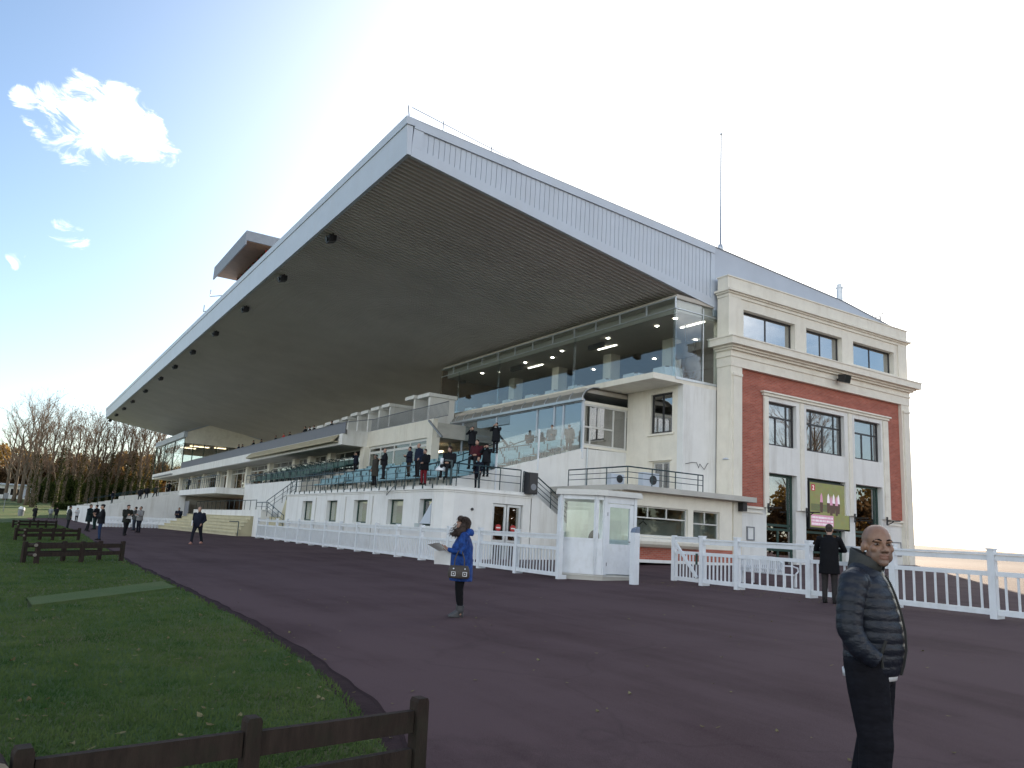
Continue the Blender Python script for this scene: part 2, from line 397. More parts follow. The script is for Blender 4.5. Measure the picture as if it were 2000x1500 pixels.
def vdot(v, sock):
    d = _n(nt, 'ShaderNodeVectorMath', operation='DOT_PRODUCT'); d.inputs[1].default_value = v; L.new(sock, d.inputs[0]); return d.outputs['Value']
nrm = _n(nt, 'ShaderNodeVectorMath', operation='NORMALIZE'); L.new(tc.outputs['Generated'], nrm.inputs[0]); DIR = nrm.outputs[0]
# thin bright veil of haze round the sun
def rng(sock, a, b, c, d, mode='SMOOTHSTEP'):
    r = _n(nt, 'ShaderNodeMapRange', interpolation_type=mode)
    for i, v in enumerate((a, b, c, d)): r.inputs[1+i].default_value = v
    L.new(sock, r.inputs[0]); return r.outputs[0]
def mth(op, a, b):
    n = _n(nt, 'ShaderNodeMath', operation=op)
    for i, v in enumerate((a, b)):
        if isinstance(v, (int, float)): n.inputs[i].default_value = v
        else: L.new(v, n.inputs[i])
    return n.outputs[0]
veil = mth('POWER', rng(vdot(tuple(sd), DIR), .30, 1.0, 0, 1, 'LINEAR'), 5.4)
skyc = _n(nt, 'ShaderNodeMix', data_type='RGBA'); skyc.inputs[7].default_value = (11,11,10.6,1)
L.new(mth('MULTIPLY', veil, .9), skyc.inputs[0]); L.new(sky.outputs[0], skyc.inputs[6])
# clouds: noise inside soft patches of sky
cn = _n(nt, 'ShaderNodeTexNoise', Scale=21.0, Detail=12.0, Roughness=.68, Distortion=1.1)
cmap = _n(nt, 'ShaderNodeMapping'); cmap.inputs['Scale'].default_value = (1,1,1.6); L.new(DIR, cmap.inputs[0]); L.new(cmap.outputs[0], cn.inputs['Vector'])
tot = None
for (px, py, rad, amt) in ((215,235,.048,.60), (175,195,.034,.55), (262,262,.040,.56), (110,200,.026,.50), (310,300,.024,.48), (48,195,.016,.48), (60,225,.014,.44), (100,268,.022,.45), (140,290,.022,.46), (165,318,.014,.42), (215,300,.020,.46), (118,450,.018,.44), (148,470,.018,.44), (40,505,.016,.40), (640,375,.026,.38)):
    d = ray(px, py).normalized()
    g = rng(vdot(tuple(d), DIR), math.cos(rad*1.5), math.cos(rad*.25), 0, amt)
    tot = g if tot is None else mth('MAXIMUM', tot, g)
# low bank of clouds behind the camera, seen only as reflections in the glass
sep = _n(nt, 'ShaderNodeSeparateXYZ'); L.new(DIR, sep.inputs[0])
cl = rng(mth('ADD', cn.outputs[0], tot), .885, 1.13, 0, 1)
cm = _n(nt, 'ShaderNodeMix', data_type='RGBA'); cm.inputs[7].default_value = (8.6,8.7,8.9,1)
L.new(cl, cm.inputs[0]); L.new(skyc.outputs[2], cm.inputs[6])
# big sunlit clouds in the half of the sky behind the camera (they show in the window reflections)
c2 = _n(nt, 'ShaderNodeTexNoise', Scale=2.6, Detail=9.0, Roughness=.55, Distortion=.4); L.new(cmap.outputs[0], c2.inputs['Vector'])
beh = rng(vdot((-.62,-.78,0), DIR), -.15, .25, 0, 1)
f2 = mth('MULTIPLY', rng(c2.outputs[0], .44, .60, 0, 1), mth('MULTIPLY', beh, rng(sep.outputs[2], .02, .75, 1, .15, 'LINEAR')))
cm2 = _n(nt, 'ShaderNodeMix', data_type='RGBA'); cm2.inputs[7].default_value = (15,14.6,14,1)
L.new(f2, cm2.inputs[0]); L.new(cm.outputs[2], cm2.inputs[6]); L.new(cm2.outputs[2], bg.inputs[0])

# ================================================================== ground
def axis(vals):
    out = []
    for a, b, st in vals:
        n = max(1, round((b-a)/st)); out += [a+(b-a)*i/n for i in range(n)]
    return out+[vals[-1][1]]
def sheet(name, xs, ys, m, zo, kind='structure', fx=None):
    v = []; f = []; nx = len(xs)
    for y in ys:
        for x in xs:
            X = fx(x, y) if fx else x
            v.append((X, y, GZ(X, y)+zo))
    for j in range(len(ys)-1):
        for i in range(nx-1): f.append((j*nx+i, j*nx+i+1, (j+1)*nx+i+1, (j+1)*nx+i))
    me = bpy.data.meshes.new(name); me.from_pydata(v, [], f); me.materials.append(m)
    me.polygons.foreach_set('use_smooth', [True]*len(f))
    o = bpy.data.objects.new(name, me); COL.objects.link(o); o['kind'] = kind
    return o
sheet('ground', axis([(-900,-60,60),(-60,60,2),(60,1200,60)]), axis([(-700,-10,40),(-10,20,.5),(20,120,2),(120,180,1.5),(180,1500,40)]), M['asphalt'], 0)
EDGE = [(-30,1.2),(0,1.5),(4.7,2.22),(6,2.5),(7.2,2.69),(9.4,2.88),(12.4,3.02),(18,3.11),(25,3.19),(40,3.6),(59,4.3),(85,4.2),(100,3.4),(112,2.6),(124,2.6),(128,40),(700,60)]
def edge(y):
    for (a, x0), (b, x1) in zip(EDGE, EDGE[1:]):
        if a <= y <= b: return x0+(x1-x0)*(y-a)/(b-a)
    return EDGE[-1][1]
sheet('lawn', [0,.3,.5,.65,.75,.82,.88,.92,.95,.975,.99,1], axis([(-30,0,5),(0,30,.4),(30,120,2),(120,180,1.5),(180,700,30)]), M['grass'], .035,
      fx=lambda t, y: (-160 + (edge(y)+.05*math.sin(y*1.7)+.03*math.sin(y*4.1)+160)*t))
# pale mown strip crossing the lawn
st = MB()
for i in range(12):
    a, b = i/12, (i+1)/12
    def P(t, k):
        lo = Vector((.55,14.0)).lerp(Vector((3.02,16.7)), t); hi = Vector((.50,15.1)).lerp(Vector((3.0,18.2)), t)
        p = lo.lerp(hi, k); return (p.x, p.y, GZ(p.x, p.y)+.075)
    st.q(P(a,0), P(b,0), P(b,1), P(a,1))
    st.q(P(a,0), P(a,0)[:2]+(P(a,0)[2]-.06,), P(b,0)[:2]+(P(b,0)[2]-.06,), P(b,0))
    st.q(P(a,1), P(b,1), P(b,1)[:2]+(P(b,1)[2]-.06,), P(a,1)[:2]+(P(a,1)[2]-.06,))
tag(st.build('lawn_path', M['mown']), kind='structure')
vb = MB(); pv_ = None
for i in range(260):
    y = 1.5+i*.16; x0 = edge(y)-.12; x1 = edge(y)+.24+.02*math.sin(y*2.3)+.012*math.sin(y*7)
    cur = ((x0,y,GZ(x0,y)+.003),(x1,y,GZ(x1,y)+.003))
    if pv_: vb.q(pv_[0],pv_[1],cur[1],cur[0])
    pv_ = cur
tag(vb.build('verge_strip', mat('dark_verge_strip', (.044,.027,.028), .95, .25, 4, .4, 60, spec=.08)), kind='structure')
# seam and patches in the asphalt
sm = MB(); prev = None
for i in range(120):
    y = 4.2+i*.16; x = edge(y)+.25+.02*math.sin(y*2.3)+.012*math.sin(y*7); w = .012+.012*abs(math.sin(y*3.1))
    cur = ((x-w, y, GZ(x,y)+.004), (x+w, y, GZ(x,y)+.004))
    if prev: sm.q(prev[0], prev[1], cur[1], cur[0])
    prev = cur
def patch(pts, name='asphalt_patch'):
    b = MB(); ps = [gr(*p) for p in pts]
    b.q(*[(p.x, p.y, GZ(p.x, p.y)+.005) for p in ps]); return tag(b.build(name, M['patch']), kind='structure')
tag(sm.build('asphalt_crack', M['patch']), kind='structure')

# ================================================================== the grandstand
G = empty('grandstand', (28, 26, GZ(28, 25)), 0, 'long white racecourse grandstand with a huge sloping canopy roof and a red brick gable end', 'grandstand')
YF, YR = 25.0, 25.8
GB = GZ(28, 25)-.05
def part(name, mb, m, parent=None, **kw): return mb.build(name, m, parent or G, **kw)
# ---- gable end of brick
BAYS2 = [(30.13,32.24),(33.0,36.05),(36.9,39.22)]
BAYS3 = [(28.42,32.2),(33.07,36.0),(36.95,40.65)]
h2 = [(a,b,4.95,7.07) for a,b in BAYS2]; h1 = [(a,b,GB,3.63) for a,b in BAYS2]
ed = [28.2]+[v for a,b,_,_ in h1 for v in (a,b)]+[41.0]
for a, b in zip(ed[0::2], ed[1::2]): part('end_wall', MB().box(a, b, YF+.12, YF+.5, GB, 1.955), M['white'])
part('brick_wall', MB().wall(1, YF+.06, YF+.5, 28.2, 41.0, 1.96, 8.35, [(29.85,39.78,1.9,7.3)]), M['brick'])
mb = MB().wall(1, YF+.02, YF+.46, 29.85, 39.78, 1.96, 7.3, [(a,b,z0,z1) for a,b,z0,z1 in h2+[(a,b,1.9,3.63) for a,b,_,_ in h1]])
part('bay_surround', mb, M['white'])
for x in (30.0, 32.62, 36.48, 39.5): part('bay_pier', MB().box(x-.13 if x != 30.0 else 29.82, x+.13 if x < 39 else 39.81, YF-.05, YF+.015, 1.97, 7.25), M['stone'])
mo = MB().box(29.75, 39.9, YF-.08, YF+.05, 7.30, 7.42).box(29.66, 39.98, YF-.16, YF+.05, 7.425, 7.50)
part('bay_cornice', mo, M['stone'])
part('base_moulding', MB().box(28.2,29.83,YF+.0,YF+.115,1.86,1.96).box(39.82,41.0,YF+.0,YF+.115,1.86,1.96).box(28.2,29.83,YF+.06,YF+.115,1.66,1.72).box(39.82,41.0,YF+.06,YF+.115,1.66,1.72), M['stone'])
for x0, x1 in ((27.45,28.2),(41.0,41.75)):
    p = MB().box(x0, x1, YF-.12, YF+.75, GB, 8.35)
    p.box(x0+.12, x1-.12, YF-.18, YF-.118, GB, 7.9).box(x0+.06, x1-.06, YF-.22, YF-.118, 7.9, 8.02)
    part('pilaster', p, M['cream'])
part('side_return', MB().box(27.9, 28.2, YF+.5, YR+.6, GB, 12.0), M['cream'])
en = MB().box(27.42, 41.78, YF-.15, YF+.75, 8.352, 8.8).box(27.36, 41.84, YF-.20, YF+.75, 8.80, 8.88).box(27.40, 41.80, YF-.16, YF+.75, 8.88, 9.10)
en.box(27.3, 41.9, YF-.30, YF+.75, 9.10, 9.2).box(27.2, 42.0, YF-.42, YF+.75, 9.2, 9.3).box(27.0, 42.2, YF-.62, YF+.9, 9.3, 9.62).box(26.96, 42.24, YF-.66, YF+.92, 9.62, 9.68)
part('cornice', en, M['stone'])
up = MB().wall(1, YF, YF+.7, 27.4, 41.8, 9.68, 11.75, [(a,b,9.60 if i < 2 else 10.0,11.27) for i,(a,b) in enumerate(BAYS3)])
up.box(27.36, 28.2, YF-.05, YF-.002, 9.68, 11.75).box(41.0, 41.84, YF-.05, YF-.002, 9.68, 11.75)
part('upper_wall', up, M['cream'])
tc_ = MB().box(27.36, 41.84, YF-.06, YF+.7, 11.752, 11.9).box(27.28, 41.92, YF-.14, YF+.72, 11.9, 11.98).box(27.2, 42.0, YF-.25, YF+.74, 11.98, 12.08).box(27.3, 41.9, YF-.05, YF+.6, 12.08, 12.70).box(27.26, 41.94, YF-.09, YF+.64, 12.70, 12.76)
part('parapet', tc_, M['cream'])
for i, (a, b) in enumerate(BAYS3):
    window(G, 1, YF+.32, a, b, 9.66 if i < 2 else 10.0, 11.27, M['darkframe'], M['glasssky'], fw=.08, vs=[(a+b)/2])
for i, (a, b) in enumerate(BAYS2):
    zz = 6.35
    if i == 1: window(G, 1, YF+.26, a, b, 4.95, 7.07, M['darkframe'], M['glassdark'], fw=.1, vs=[a+.62, b-.62, ((a+b)/2, 5.0, zz)], hs=[zz])
    else: window(G, 1, YF+.26, a, b, 4.95, 7.07, M['darkframe'], M['glassdark'], fw=.1, vs=[b-.52, ((a+b-.5)/2, 5.0, zz)], hs=[zz])
    w = window(G, 1, YF+.36, a, b, GB+.02, 3.63, M['greenframe'], M['glassdark'], fw=.13, vs=[((a+b)/2, GB, 1.0), (b-.3, 1.0, 3.6)], hs=[1.0, 1.2, .05], name='entrance_door')
# dim rooms behind the gable windows
for (nm, z0, z1) in (('lower_room', GB, 3.9), ('middle_room', 4.5, 7.35)):
    rm = MB().q((28.5,YF+.55,z0),(41,YF+.55,z0),(41,33,z0),(28.5,33,z0)).q((28.5,YF+.55,z1),(28.5,33,z1),(41,33,z1),(41,YF+.55,z1)).q((28.5,33,z0),(41,33,z0),(41,33,z1),(28.5,33,z1)).q((28.5,YF+.55,z0),(28.5,33,z0),(28.5,33,z1),(28.5,YF+.55,z1)).q((41,YF+.55,z0),(41,YF+.55,z1),(41,33,z1),(41,33,z0))
    part(nm, rm, M['dark'])
for (x, y) in ((30.6, 28.5), (31.8, 28.7), (34.0, 28.6)):
    part('counter_lamp', MB().box(x, x+.8, y, y+.1, .15, .3), M['lowlight'])
# ---- restaurant behind glass on the upper floor
XG, ZFL, ZCL = 24.77, 7.6, 11.28
YE = 49.3
rm = MB().box(XG+.1, 41.5, YR+.08, YE, ZFL-.25, ZFL-.02)
part('restaurant_floor', rm, M['floorint'])
part('restaurant_ceiling', MB().box(XG+.12, 41.5, YR+.05, YE, ZCL+.002, ZCL+.2).box(XG+.5, 41.5, YR+.3, YE, 10.75, ZCL), M['ceilint'])
part('restaurant_wall', MB().box(35.0, 35.2, YR+.05, YE, ZFL-.02, 10.75).box(XG+.1, 35, YE, YE+.2, ZFL, ZCL).box(26.5,26.6,YR+6,YR+6.01,ZFL,ZFL+.01), M['brownwall'])
cols = [30.2, 35.2, 40.4, 45.6]
for y in cols: part('restaurant_column', MB().box(28.4, 29.1, y-.35, y+.35, ZFL, 10.75), M['cream'])
sp = [(25.9,27.0),(26.2,28.6),(26.0,32.2),(26.9,33.7),(26.0,36.4),(26.6,38.2),(26.2,40.6),(26.8,43.0),(26.0,45.6),(29.5,29.2),(31,34),(31,27.2),(33.5,27.4),(30.4,39),(36.5,27.3),(38.6,28)]
for (x, y) in sp: part('ceiling_light', MB().tube([(x,y,10.72),(x,y,10.745)], .09, 10), M['spot'])
for y0 in (26.4, 33.0, 40.2): part('ceiling_light', MB().box(27.2, 27.3, y0, y0+1.6, 10.70, 10.74), M['lowlight'])
gl = MB().box(XG, XG+.016, YR, YE, ZFL-.05, ZCL); part('glass_wall', gl, M['glassgreen'])
gs = MB().box(XG+.02, 28.0, YR, YR+.016, ZFL-.05, 11.2); part('glass_wall', gs, M['glassgreen'])
fr = MB()
fr.box(XG-.03, XG+.03, YR-.02, YE, 10.76, 10.80).box(XG-.03, XG+.03, YR-.02, YE, ZCL, ZCL+.05).box(XG-.03, XG+.03, YR-.02, YE, ZFL-.1, ZFL-.05)
fr.box(XG, 27.9, YR-.03, YR+.03, 10.76, 10.80).box(XG+.06, 27.9, YR-.03, YR+.03, ZFL-.16, ZFL-.05)
ys = [YR+.02]+[at(px, py, 0, XG).y for px, py in ((1263,604),(1211,620),(1164,634),(1122,646),(1080,660),(1041,672),(1006,684),(973,694),(942,703),(914,712),(886,720))]
for y in ys: fr.box(XG-.035, XG+.035, y-.025, y+.025, 10.8, ZCL)
part('glazing_frame', fr, M['alu'])
fr = MB()
for y in (YR+.03, at(1122,700,0,XG).y, at(974,740,0,XG).y, at(895,760,0,XG).y): fr.box(XG-.03, XG+.04, y-.06, y+.06, ZFL-.05, 10.76)
for x in (26.55, 27.75): fr.box(x-.035, x+.035, YR-.03, YR+.05, ZFL-.05, 11.0)
part('glass_mullion', fr, M['glassgreen'])
part('glass_post', MB().box(26.5,26.57,YR-.04,YR-.032,ZFL-.05,11.1), M['alu'])
# ---- slab and smooth walls below the restaurant
part('floor_slab', MB().box(23.5, 28.0, YR, YE+.1, 7.27, 7.54), M['stone'])
XW, YL, XL = 25.33, 29.65, 22.58
part('recess_wall', MB().wall(0, XW, XW+.35, YR+.35, YL, GB, 7.27, [(26.5,27.95,5.1,7.0),(26.6,27.75,2.32,3.75)]), M['cream'])
part('plain_wall', MB().box(XW, 27.46, YR, YR+.35, GB, 7.27), M['white'])
window(G, 0, XW+.14, 26.5, 27.95, 5.1, 7.0, M['darkframe'], M['glassdark'], fw=.09, vs=[27.2])
part('window_sill', MB().box(XW-.09, XW-.002, 26.35, 28.1, 5.0, 5.09), M['stone'])
window(G, 0, XW+.14, 26.6, 27.75, 2.32, 3.75, M['whiteframe'], M['glassdark'], fw=.07, vs=[27.15], name='balcony_door')
part('door_canopy', MB().box(XW-.12, XW-.002, 26.45, 27.95, 3.8, 3.86), M['stone'])
rm = MB().q((XW+.4,YR+.4,2.3),(XW+.4,YL+12,2.3),(33,YL+12,2.3),(33,YR+.4,2.3)).q((XW+.4,YR+.4,7.2),(33,YR+.4,7.2),(33,YL+12,7.2),(XW+.4,YL+12,7.2)).q((33,YR+.4,2.3),(33,YL+12,2.3),(33,YL+12,7.2),(33,YR+.4,7.2))
part('inner_hall', rm, M['dark'])
# ---- glazed lounge with a barrel awning
YLE = 45.6
part('lounge_floor', MB().box(XL-.1, 30, YL+.21, YLE, 3.9, 4.1), M['concrete'])
part('lounge_ceiling', MB().box(XL+.1, XW+4, YL+.1, YLE, 7.0, 7.2), M['ceilint'])
part('lounge_glass', MB().box(XL, XL+.016, YL, YLE, 4.1, 6.5), M['glasslounge'])
fr = MB().box(XL-.05, XL+.05, YL-.05, YLE, 6.5, 6.62)
for px in (1137, 1100, 1082, 1049, 970, 904, 881, 849):
    y = at(px, 830, 0, XL).y; fr.box(XL-.04, XL+.05, y-.05, y+.05, 4.1, 6.5)
part('lounge_frame', fr, M['metalwhite'])
aw = MB(); n = 8; prof = []
for i in range(n+1):
    t = i/n*math.pi/2; prof.append((XL-.12+1.02*(1-math.cos(t))*1.0, 6.62+.66*math.sin(t)))
for i in range(n):
    (xa,za),(xb,zb) = prof[i], prof[i+1]; aw.q((xa,YL-.1,za),(xa,YLE,za),(xb,YLE,zb),(xb,YL-.1,zb)); aw.q((xa+.03,YL-.1,za-.03),(xb+.03,YL-.1,zb-.03),(xb+.03,YLE,zb-.03),(xa+.03,YLE,za-.03))
part('barrel_awning', aw, mat('ribbed_awning_sheet', (.30,.29,.26), .4, .08, 2, metal=.3), smooth=True)
rb = MB()
for k in range(16):
    y = YL-.08+k*(YLE-YL)/15
    rb.tube([(x-.02, y, z+.015) for x, z in prof], .028, 5)
rb.box(XL-.22, XL-.08, YL-.12, YLE, 6.54, 6.66)
part('awning_rib', rb, M['alu'])
# lounge side towards the camera
part('lounge_side_wall', MB().wall(1, YL, YL+.12, XL+.05, XW, 4.3, 4.42), M['stone'])
window(G, 1, YL+.06, XL+.05, XW-.02, 4.42, 6.42, M['whiteframe'], M['glassdark'], fw=.09, vs=[(XL+.48,4.5,6.3),(XL+.95,5.35,6.3),(XL+1.9,4.5,6.3)], hs=[(5.32, XL+.1, XL+1.9)])
part('lounge_beam', MB().box(XL+.05, XW, YL, YL+.12, 6.42, 6.56), M['stone'])
# ---- terrace of steps below the lounge, with its sloping side wall
XT0, ZT0, NT = 16.4, 1.86, 8
def ZT(x): return ZT0+(x-XT0)/(XL-XT0)*(4.1-ZT0)
te = MB(); dx = (XL-XT0)/NT; dz = (4.1-ZT0)/NT
for i in range(NT): te.box(XT0+i*dx, XT0+(i+1)*dx, YL+.2, 52, GB-.4, ZT0+(i+1)*dz-.02 if i < NT-1 else 4.08)
part('terrace_steps', te, M['concrete'])
sw = MB().prism([(15.9,GB-.3),(XW,GB-.3),(XW,4.3),(22.6,4.25),(19.9,3.42),(15.9,2.24)], 1, YL, YL+.2)
part('terrace_wall', sw, M['white'])
pa = [(17.9,2.75,4.12),(20.1,3.49,4.87),(22.62,4.27,5.58)]
for (x,z0,z1) in pa: part('screen_post', MB().box(x-.035,x+.035,YL-.04,YL+.04,1.9 if x < 18 else z0-.5,z1), M['fencewhite'])
for (a,b) in zip(pa, pa[1:]):
    part('glass_screen', MB().prism([(a[0]+.04,a[1]),(b[0]-.04,b[1]),(b[0]-.04,b[2]-.02),(a[0]+.04,a[2]-.02)], 1, YL-.008, YL+.008), M['glassclear'])
# ---- ground floor bay under a flat roof
YB = 24.75
part('flat_roof', MB().box(20.85, 27.44, YB-.5, YL, 2.08, 2.3).box(27.44, 28.45, YB-.5, YF-.225, 2.08, 2.3), M['concrete'])
part('bay_wall', MB().wall(1, YB, YB+.3, 21.0, 27.4, -.1, 2.08, [(21.4,24.7,.3,1.52),(25.0,26.62,.3,1.52)]).box(21.0,21.3,YB+.3,YL-1.2,GB,2.08).box(27.1,27.4,YB+.3,YR,-.1,2.08), M['cream'])
part('plinth_band', MB().box(20.99, 27.41, YB-.02, YB+.3, -.64, -.1), M['brick'])
part('plinth', MB().box(20.97, 27.43, YB-.05, YB+.3, GB, -.64), M['white'])
sl_ = MB(); pr = [(YB-.002,-.16),(YB-.2,-.13),(YB-.34,-.02),(YB-.38,.10),(YB-.34,.2),(YB-.2,.26),(YB-.002,.27)]
sl_.prism(pr, 0, 21.1, 25.2); part('rounded_ledge', sl_, M['cream'], smooth=False)
window(G, 1, YB+.15, 21.4, 24.7, .3, 1.52, M['whiteframe'], M['glass'], fw=.06, vs=[(22.5,1.05,1.5),(23.55,1.05,1.5)], hs=[1.05])
window(G, 1, YB+.15, 25.0, 26.62, .3, 1.52, M['whiteframe'], M['glass'], fw=.06, vs=[(25.8,.96,1.5)], hs=[.96])
part('bay_room', MB().q((21.3,YB+.35,-.2),(27.1,YB+.35,-.2),(27.1,28.2,-.2),(21.3,28.2,-.2)).q((21.3,28.2,-.2),(27.1,28.2,-.2),(27.1,28.2,2.05),(21.3,28.2,2.05)), M['brownwall'])
for x in (22.3, 22.95): part('coat_hanger', MB().tube([(x-.2,YB+.9,.78),(x,YB+.9,.92),(x+.2,YB+.9,.78)], .02, 5).tube([(x,YB+.9,.92),(x,YB+.9,1.1)], .015, 5), M['black'])
part('bay_partition', MB().box(21.4,27.0,YB+1.3,YB+1.35,-.1,1.0), M['ceilint'])
# ---- recessed wall and entrance left of the lounge, balcony band
XB, YB0, YB1 = 18.58, 51.2, 134.0
XV = 20.4
part('entrance_wall', MB().box(XV, XV+.3, 41.2, YB0, 5.42, 6.5).box(XV, XV+.5, 41.2, 41.9, 3.0, 5.42), M['cream'])
window(G, 0, XV+.15, 41.9, YB0-.3, 3.5, 5.42, M['whiteframe'], M['glass'], fw=.16, vs=[44.4, 46.8, 49.0], hs=[5.0])
part('entrance_hall', MB().box(24.5,24.7,41,YB0,3.4,5.43).box(XV+.4,24.5,41,YB0,3.4,3.45).box(XV+.5,24.5,YB0-.02,YB0+.06,3.45,5.42), M['brownwall'])
part('entrance_pillar', MB().box(XV-.25, XV+.4, YB0-.3, YB0+.5, 2.5, 5.42), M['cream'])
part('entrance_lamp', MB().box(22.5, 22.6, 44, 45.5, 4.9, 5.0).box(23,23.1,46.8,48,4.8,4.9), M['tube'])
part('balcony_floor', MB().box(XB+.3, 30, YB0, YB1, 5.44, 6.1).box(XV+.3, 30, 41.2, YB0, 5.44, 6.3), M['concrete'])
part('balcony_front', MB().box(XB, XB+.3, YB0, YB1, 5.44, 6.18).box(XB+.3, XV+.3, YB0-.02, YB0+.3, 5.43, 6.48), M['white'])
ax_ = [at(p, q_, 0, XB).y for p, q_ in ((662,858),(490,893))]
cv = MB(); cv.box(XB-.42, XB-.003, ax_[0], ax_[1], 5.62, 5.68).prism([(XB-.003,6.1),(XB-.003,6.16),(XB-.45,5.74),(XB-.45,5.62)], 1, ax_[0], ax_[1])
part('rolled_awning', cv, M['canvas'])
part('balcony_panel', MB().box(XB+.02, XB+.05, YB0-.4, 110.4, 6.19, 6.9), M['greypanel'])
part('balcony_handrail', MB().tube([(XB+.03,YB0-.4,6.94),(XB+.03,110.4,6.94)], .035, 6), M['greyrail'])
rl = MB().tube([(XV+.1,YB0-.2,7.35),(XV+.1,39.6,7.35)], .03, 6).tube([(XV+.1,YB0-.2,6.54),(XV+.1,39.6,6.54)], .025, 6).tube([(XB+.05,YB0-.3,6.94),(XV+.1,YB0-.3,7.35)], .03, 6)
for k in range(76): rl.box(XV+.088, XV+.112, 39.6+k*.15, 39.62+k*.15, 6.52, 7.35)
part('balcony_railing', rl, M['greyrail'])
part('bracket', MB().bar((XV-.1,41.6,6.4),(XV-.02,39.9,5.3),.1,.1), M['greyrail'])
# windows wall under the balcony
pp = [(646,880),(607,884),(577,888),(527,905),(484,913),(447,922),(427,925),(398,930),(374,935),(352,940)]
pys = [at(x, y, 0, XV).y for x, y in pp]
for y in pys: part('pillar', MB().box(XV-.1, XV+.45, y-.4, y+.4, 3.0, 5.43), M['cream'])
ends = [YB0+.5]+pys+[134]
for a, b in zip(ends, ends[1:]):
    if b-a > 1.5: window(G, 0, XV+.3, a+.42, b-.42, 3.05, 5.42, M['whiteframe'], M['glassdark'], fw=.1, vs=[a+(b-a)*f for f in (.35,.65)], hs=[4.9], name='gallery_window')
part('gallery_room', MB().q((27,52,3),(27,134,3),(27,134,5.4),(27,52,5.4)).q((20.8,52,3),(20.8,134,3),(27,134,3),(27,52,3)), M['dark'])
part('gallery_floor', MB().box(XB+.01, 27, 66.3, 134, 2.66, 3.02), M['concrete'])
part('lower_lamp', MB().box(19.2,19.3,70,71.2,1.9,2.0).box(19.2,19.3,76,77,1.9,2.0), M['tube'])
part('lower_wall', MB().box(19.5, 20, 52, 134, GB, 2.66), M['brownwall'])
# private boxes on the balcony
bx = [((600,852),(618,836)),((618,850),(634,832)),((634,848),(650,826)),((650,842),(665,822)),((667,838),(682,816)),((684,834),(701,808)),((704,828),(722,804)),((723,822),(743,797)),((744,817),(764,791)),((790,812),(812,776)),((812,806),(842,771))]
for (p0, p1) in bx:
    y0 = at(p0[0], p1[1], 0, 20.9).y; y1 = at(p1[0], p1[1], 0, 20.9).y; zt = at(p1[0], p1[1]+3, 0, 20.9).z; w = abs(y0-y1)
    pb = MB().box(20.9, 22.6, y1+w*.02, y1+w*.14, 6.1, zt).box(22.4, 22.6, y1+w*.14, y1+w*.92, 6.1, zt)
    pb.box(20.75, 22.7, y1-w*.04, y1+w*.72, zt, zt+.22)
    part('box_partition', pb, M['white'])
part('balcony_back_wall', MB().box(30, 30.3, YE+.2, YB1, 6.0, 11.2), M['cream'])
# ---- glazed pavilion at the far end of the balcony
YP = 110.6
pv = MB().wall(1, YP, YP+.2, XB+.1, 30, 9.6, 11.0).prism([(XB+.1,11.0),(28.6,11.0),(22.0,12.45)], 1, YP, YP+.2)
part('pavilion_gable', pv, M['stone'])
part('pavilion_eave', MB().box(XB-.15, XB+.3, YP-.1, YB1, 10.35, 11.1), M['metalwhite'])
part('pavilion_roof', MB().prism([(XB-.1,11.1),(22.0,12.6),(22.0,12.5),(XB-.1,11.0)], 1, YP-.15, YB1).prism([(22.0,12.6),(28.6,11.1),(28.6,11.0),(22.0,12.5)], 1, YP-.15, YB1), M['roofgrey'])
part('pavilion_glass', MB().box(XB+.1, XB+.116, YP, YB1, 6.18, 10.35).box(XB+.12, 30, YP+.05, YP+.066, 6.18, 9.6), M['glasslounge'])
fr = MB()
for x in (XB+.12, 19.8, 21.2, 22.8, 24.4, 26.0, 27.6): fr.box(x-.05, x+.05, YP+.02, YP+.12, 6.18, 9.6)
for y in (YP+.08, 118, 126, YB1-.1): fr.box(XB+.05, XB+.15, y-.06, y+.06, 6.18, 10.35)
part('pavilion_frame', fr, M['greenframe'])
part('pavilion_ceiling', MB().box(XB+.4, 30, YP+.4, YB1-.2, 9.7, 9.8), M['brownwall'])
part('pavilion_lamp', MB().box(20, 22.5, 114, 114.3, 9.5, 9.6).box(19.5,21.5,118,118.3,9.5,9.6).box(23,24.5,113,113.3,9.5,9.6), M['tube'])
part('gallery_awning', MB().box(XB-.25, XB-.003, 116, 132, 5.6, 5.72), M['greyrail'])
# ---- canopy roof
XC, YC1 = 10.82, 133.0
def ZS(x): return 13.96-(x-XC)*.1605
def ZR(x):
    pr = [(XC,15.45),(28,14.35),(37.4,13.75),(44,12.87),(44.4,12.8)]
    for (a,za),(b,zb) in zip(pr, pr[1:]):
        if x <= b: return za+(zb-za)*(x-a)/(b-a)
sf = MB(); per = .30; k = 0; y = YR+.12
while y < YC1-.15:
    for (a, b, da, db) in ((0,.11,0,0),(.11,.15,0,.14),(.15,.26,.14,.14),(.26,.30,.14,0)):
        ya, yb = y+a, y+b
        xe = 27.4 if y < YE else 30
        sf.q((XC+.1,ya,ZS(XC+.1)+.02+da),(xe,ya,ZS(xe)+.02+da),(xe,yb,ZS(xe)+.02+db),(XC+.1,yb,ZS(XC+.1)+.02+db))
    y += per
part('canopy_soffit', sf, M['soffit'])
part('canopy_fascia', MB().prism([(XC+.16,13.96),(XC,13.96),(XC-.10,15.15),(XC+.16,15.15)], 1, YR, YC1).prism([(XC-.14,15.15),(XC-.17,15.47),(XC+.2,15.45),(XC+.2,15.15)], 1, YR-.06, YC1), M['metalwhite'])
fs = MB()
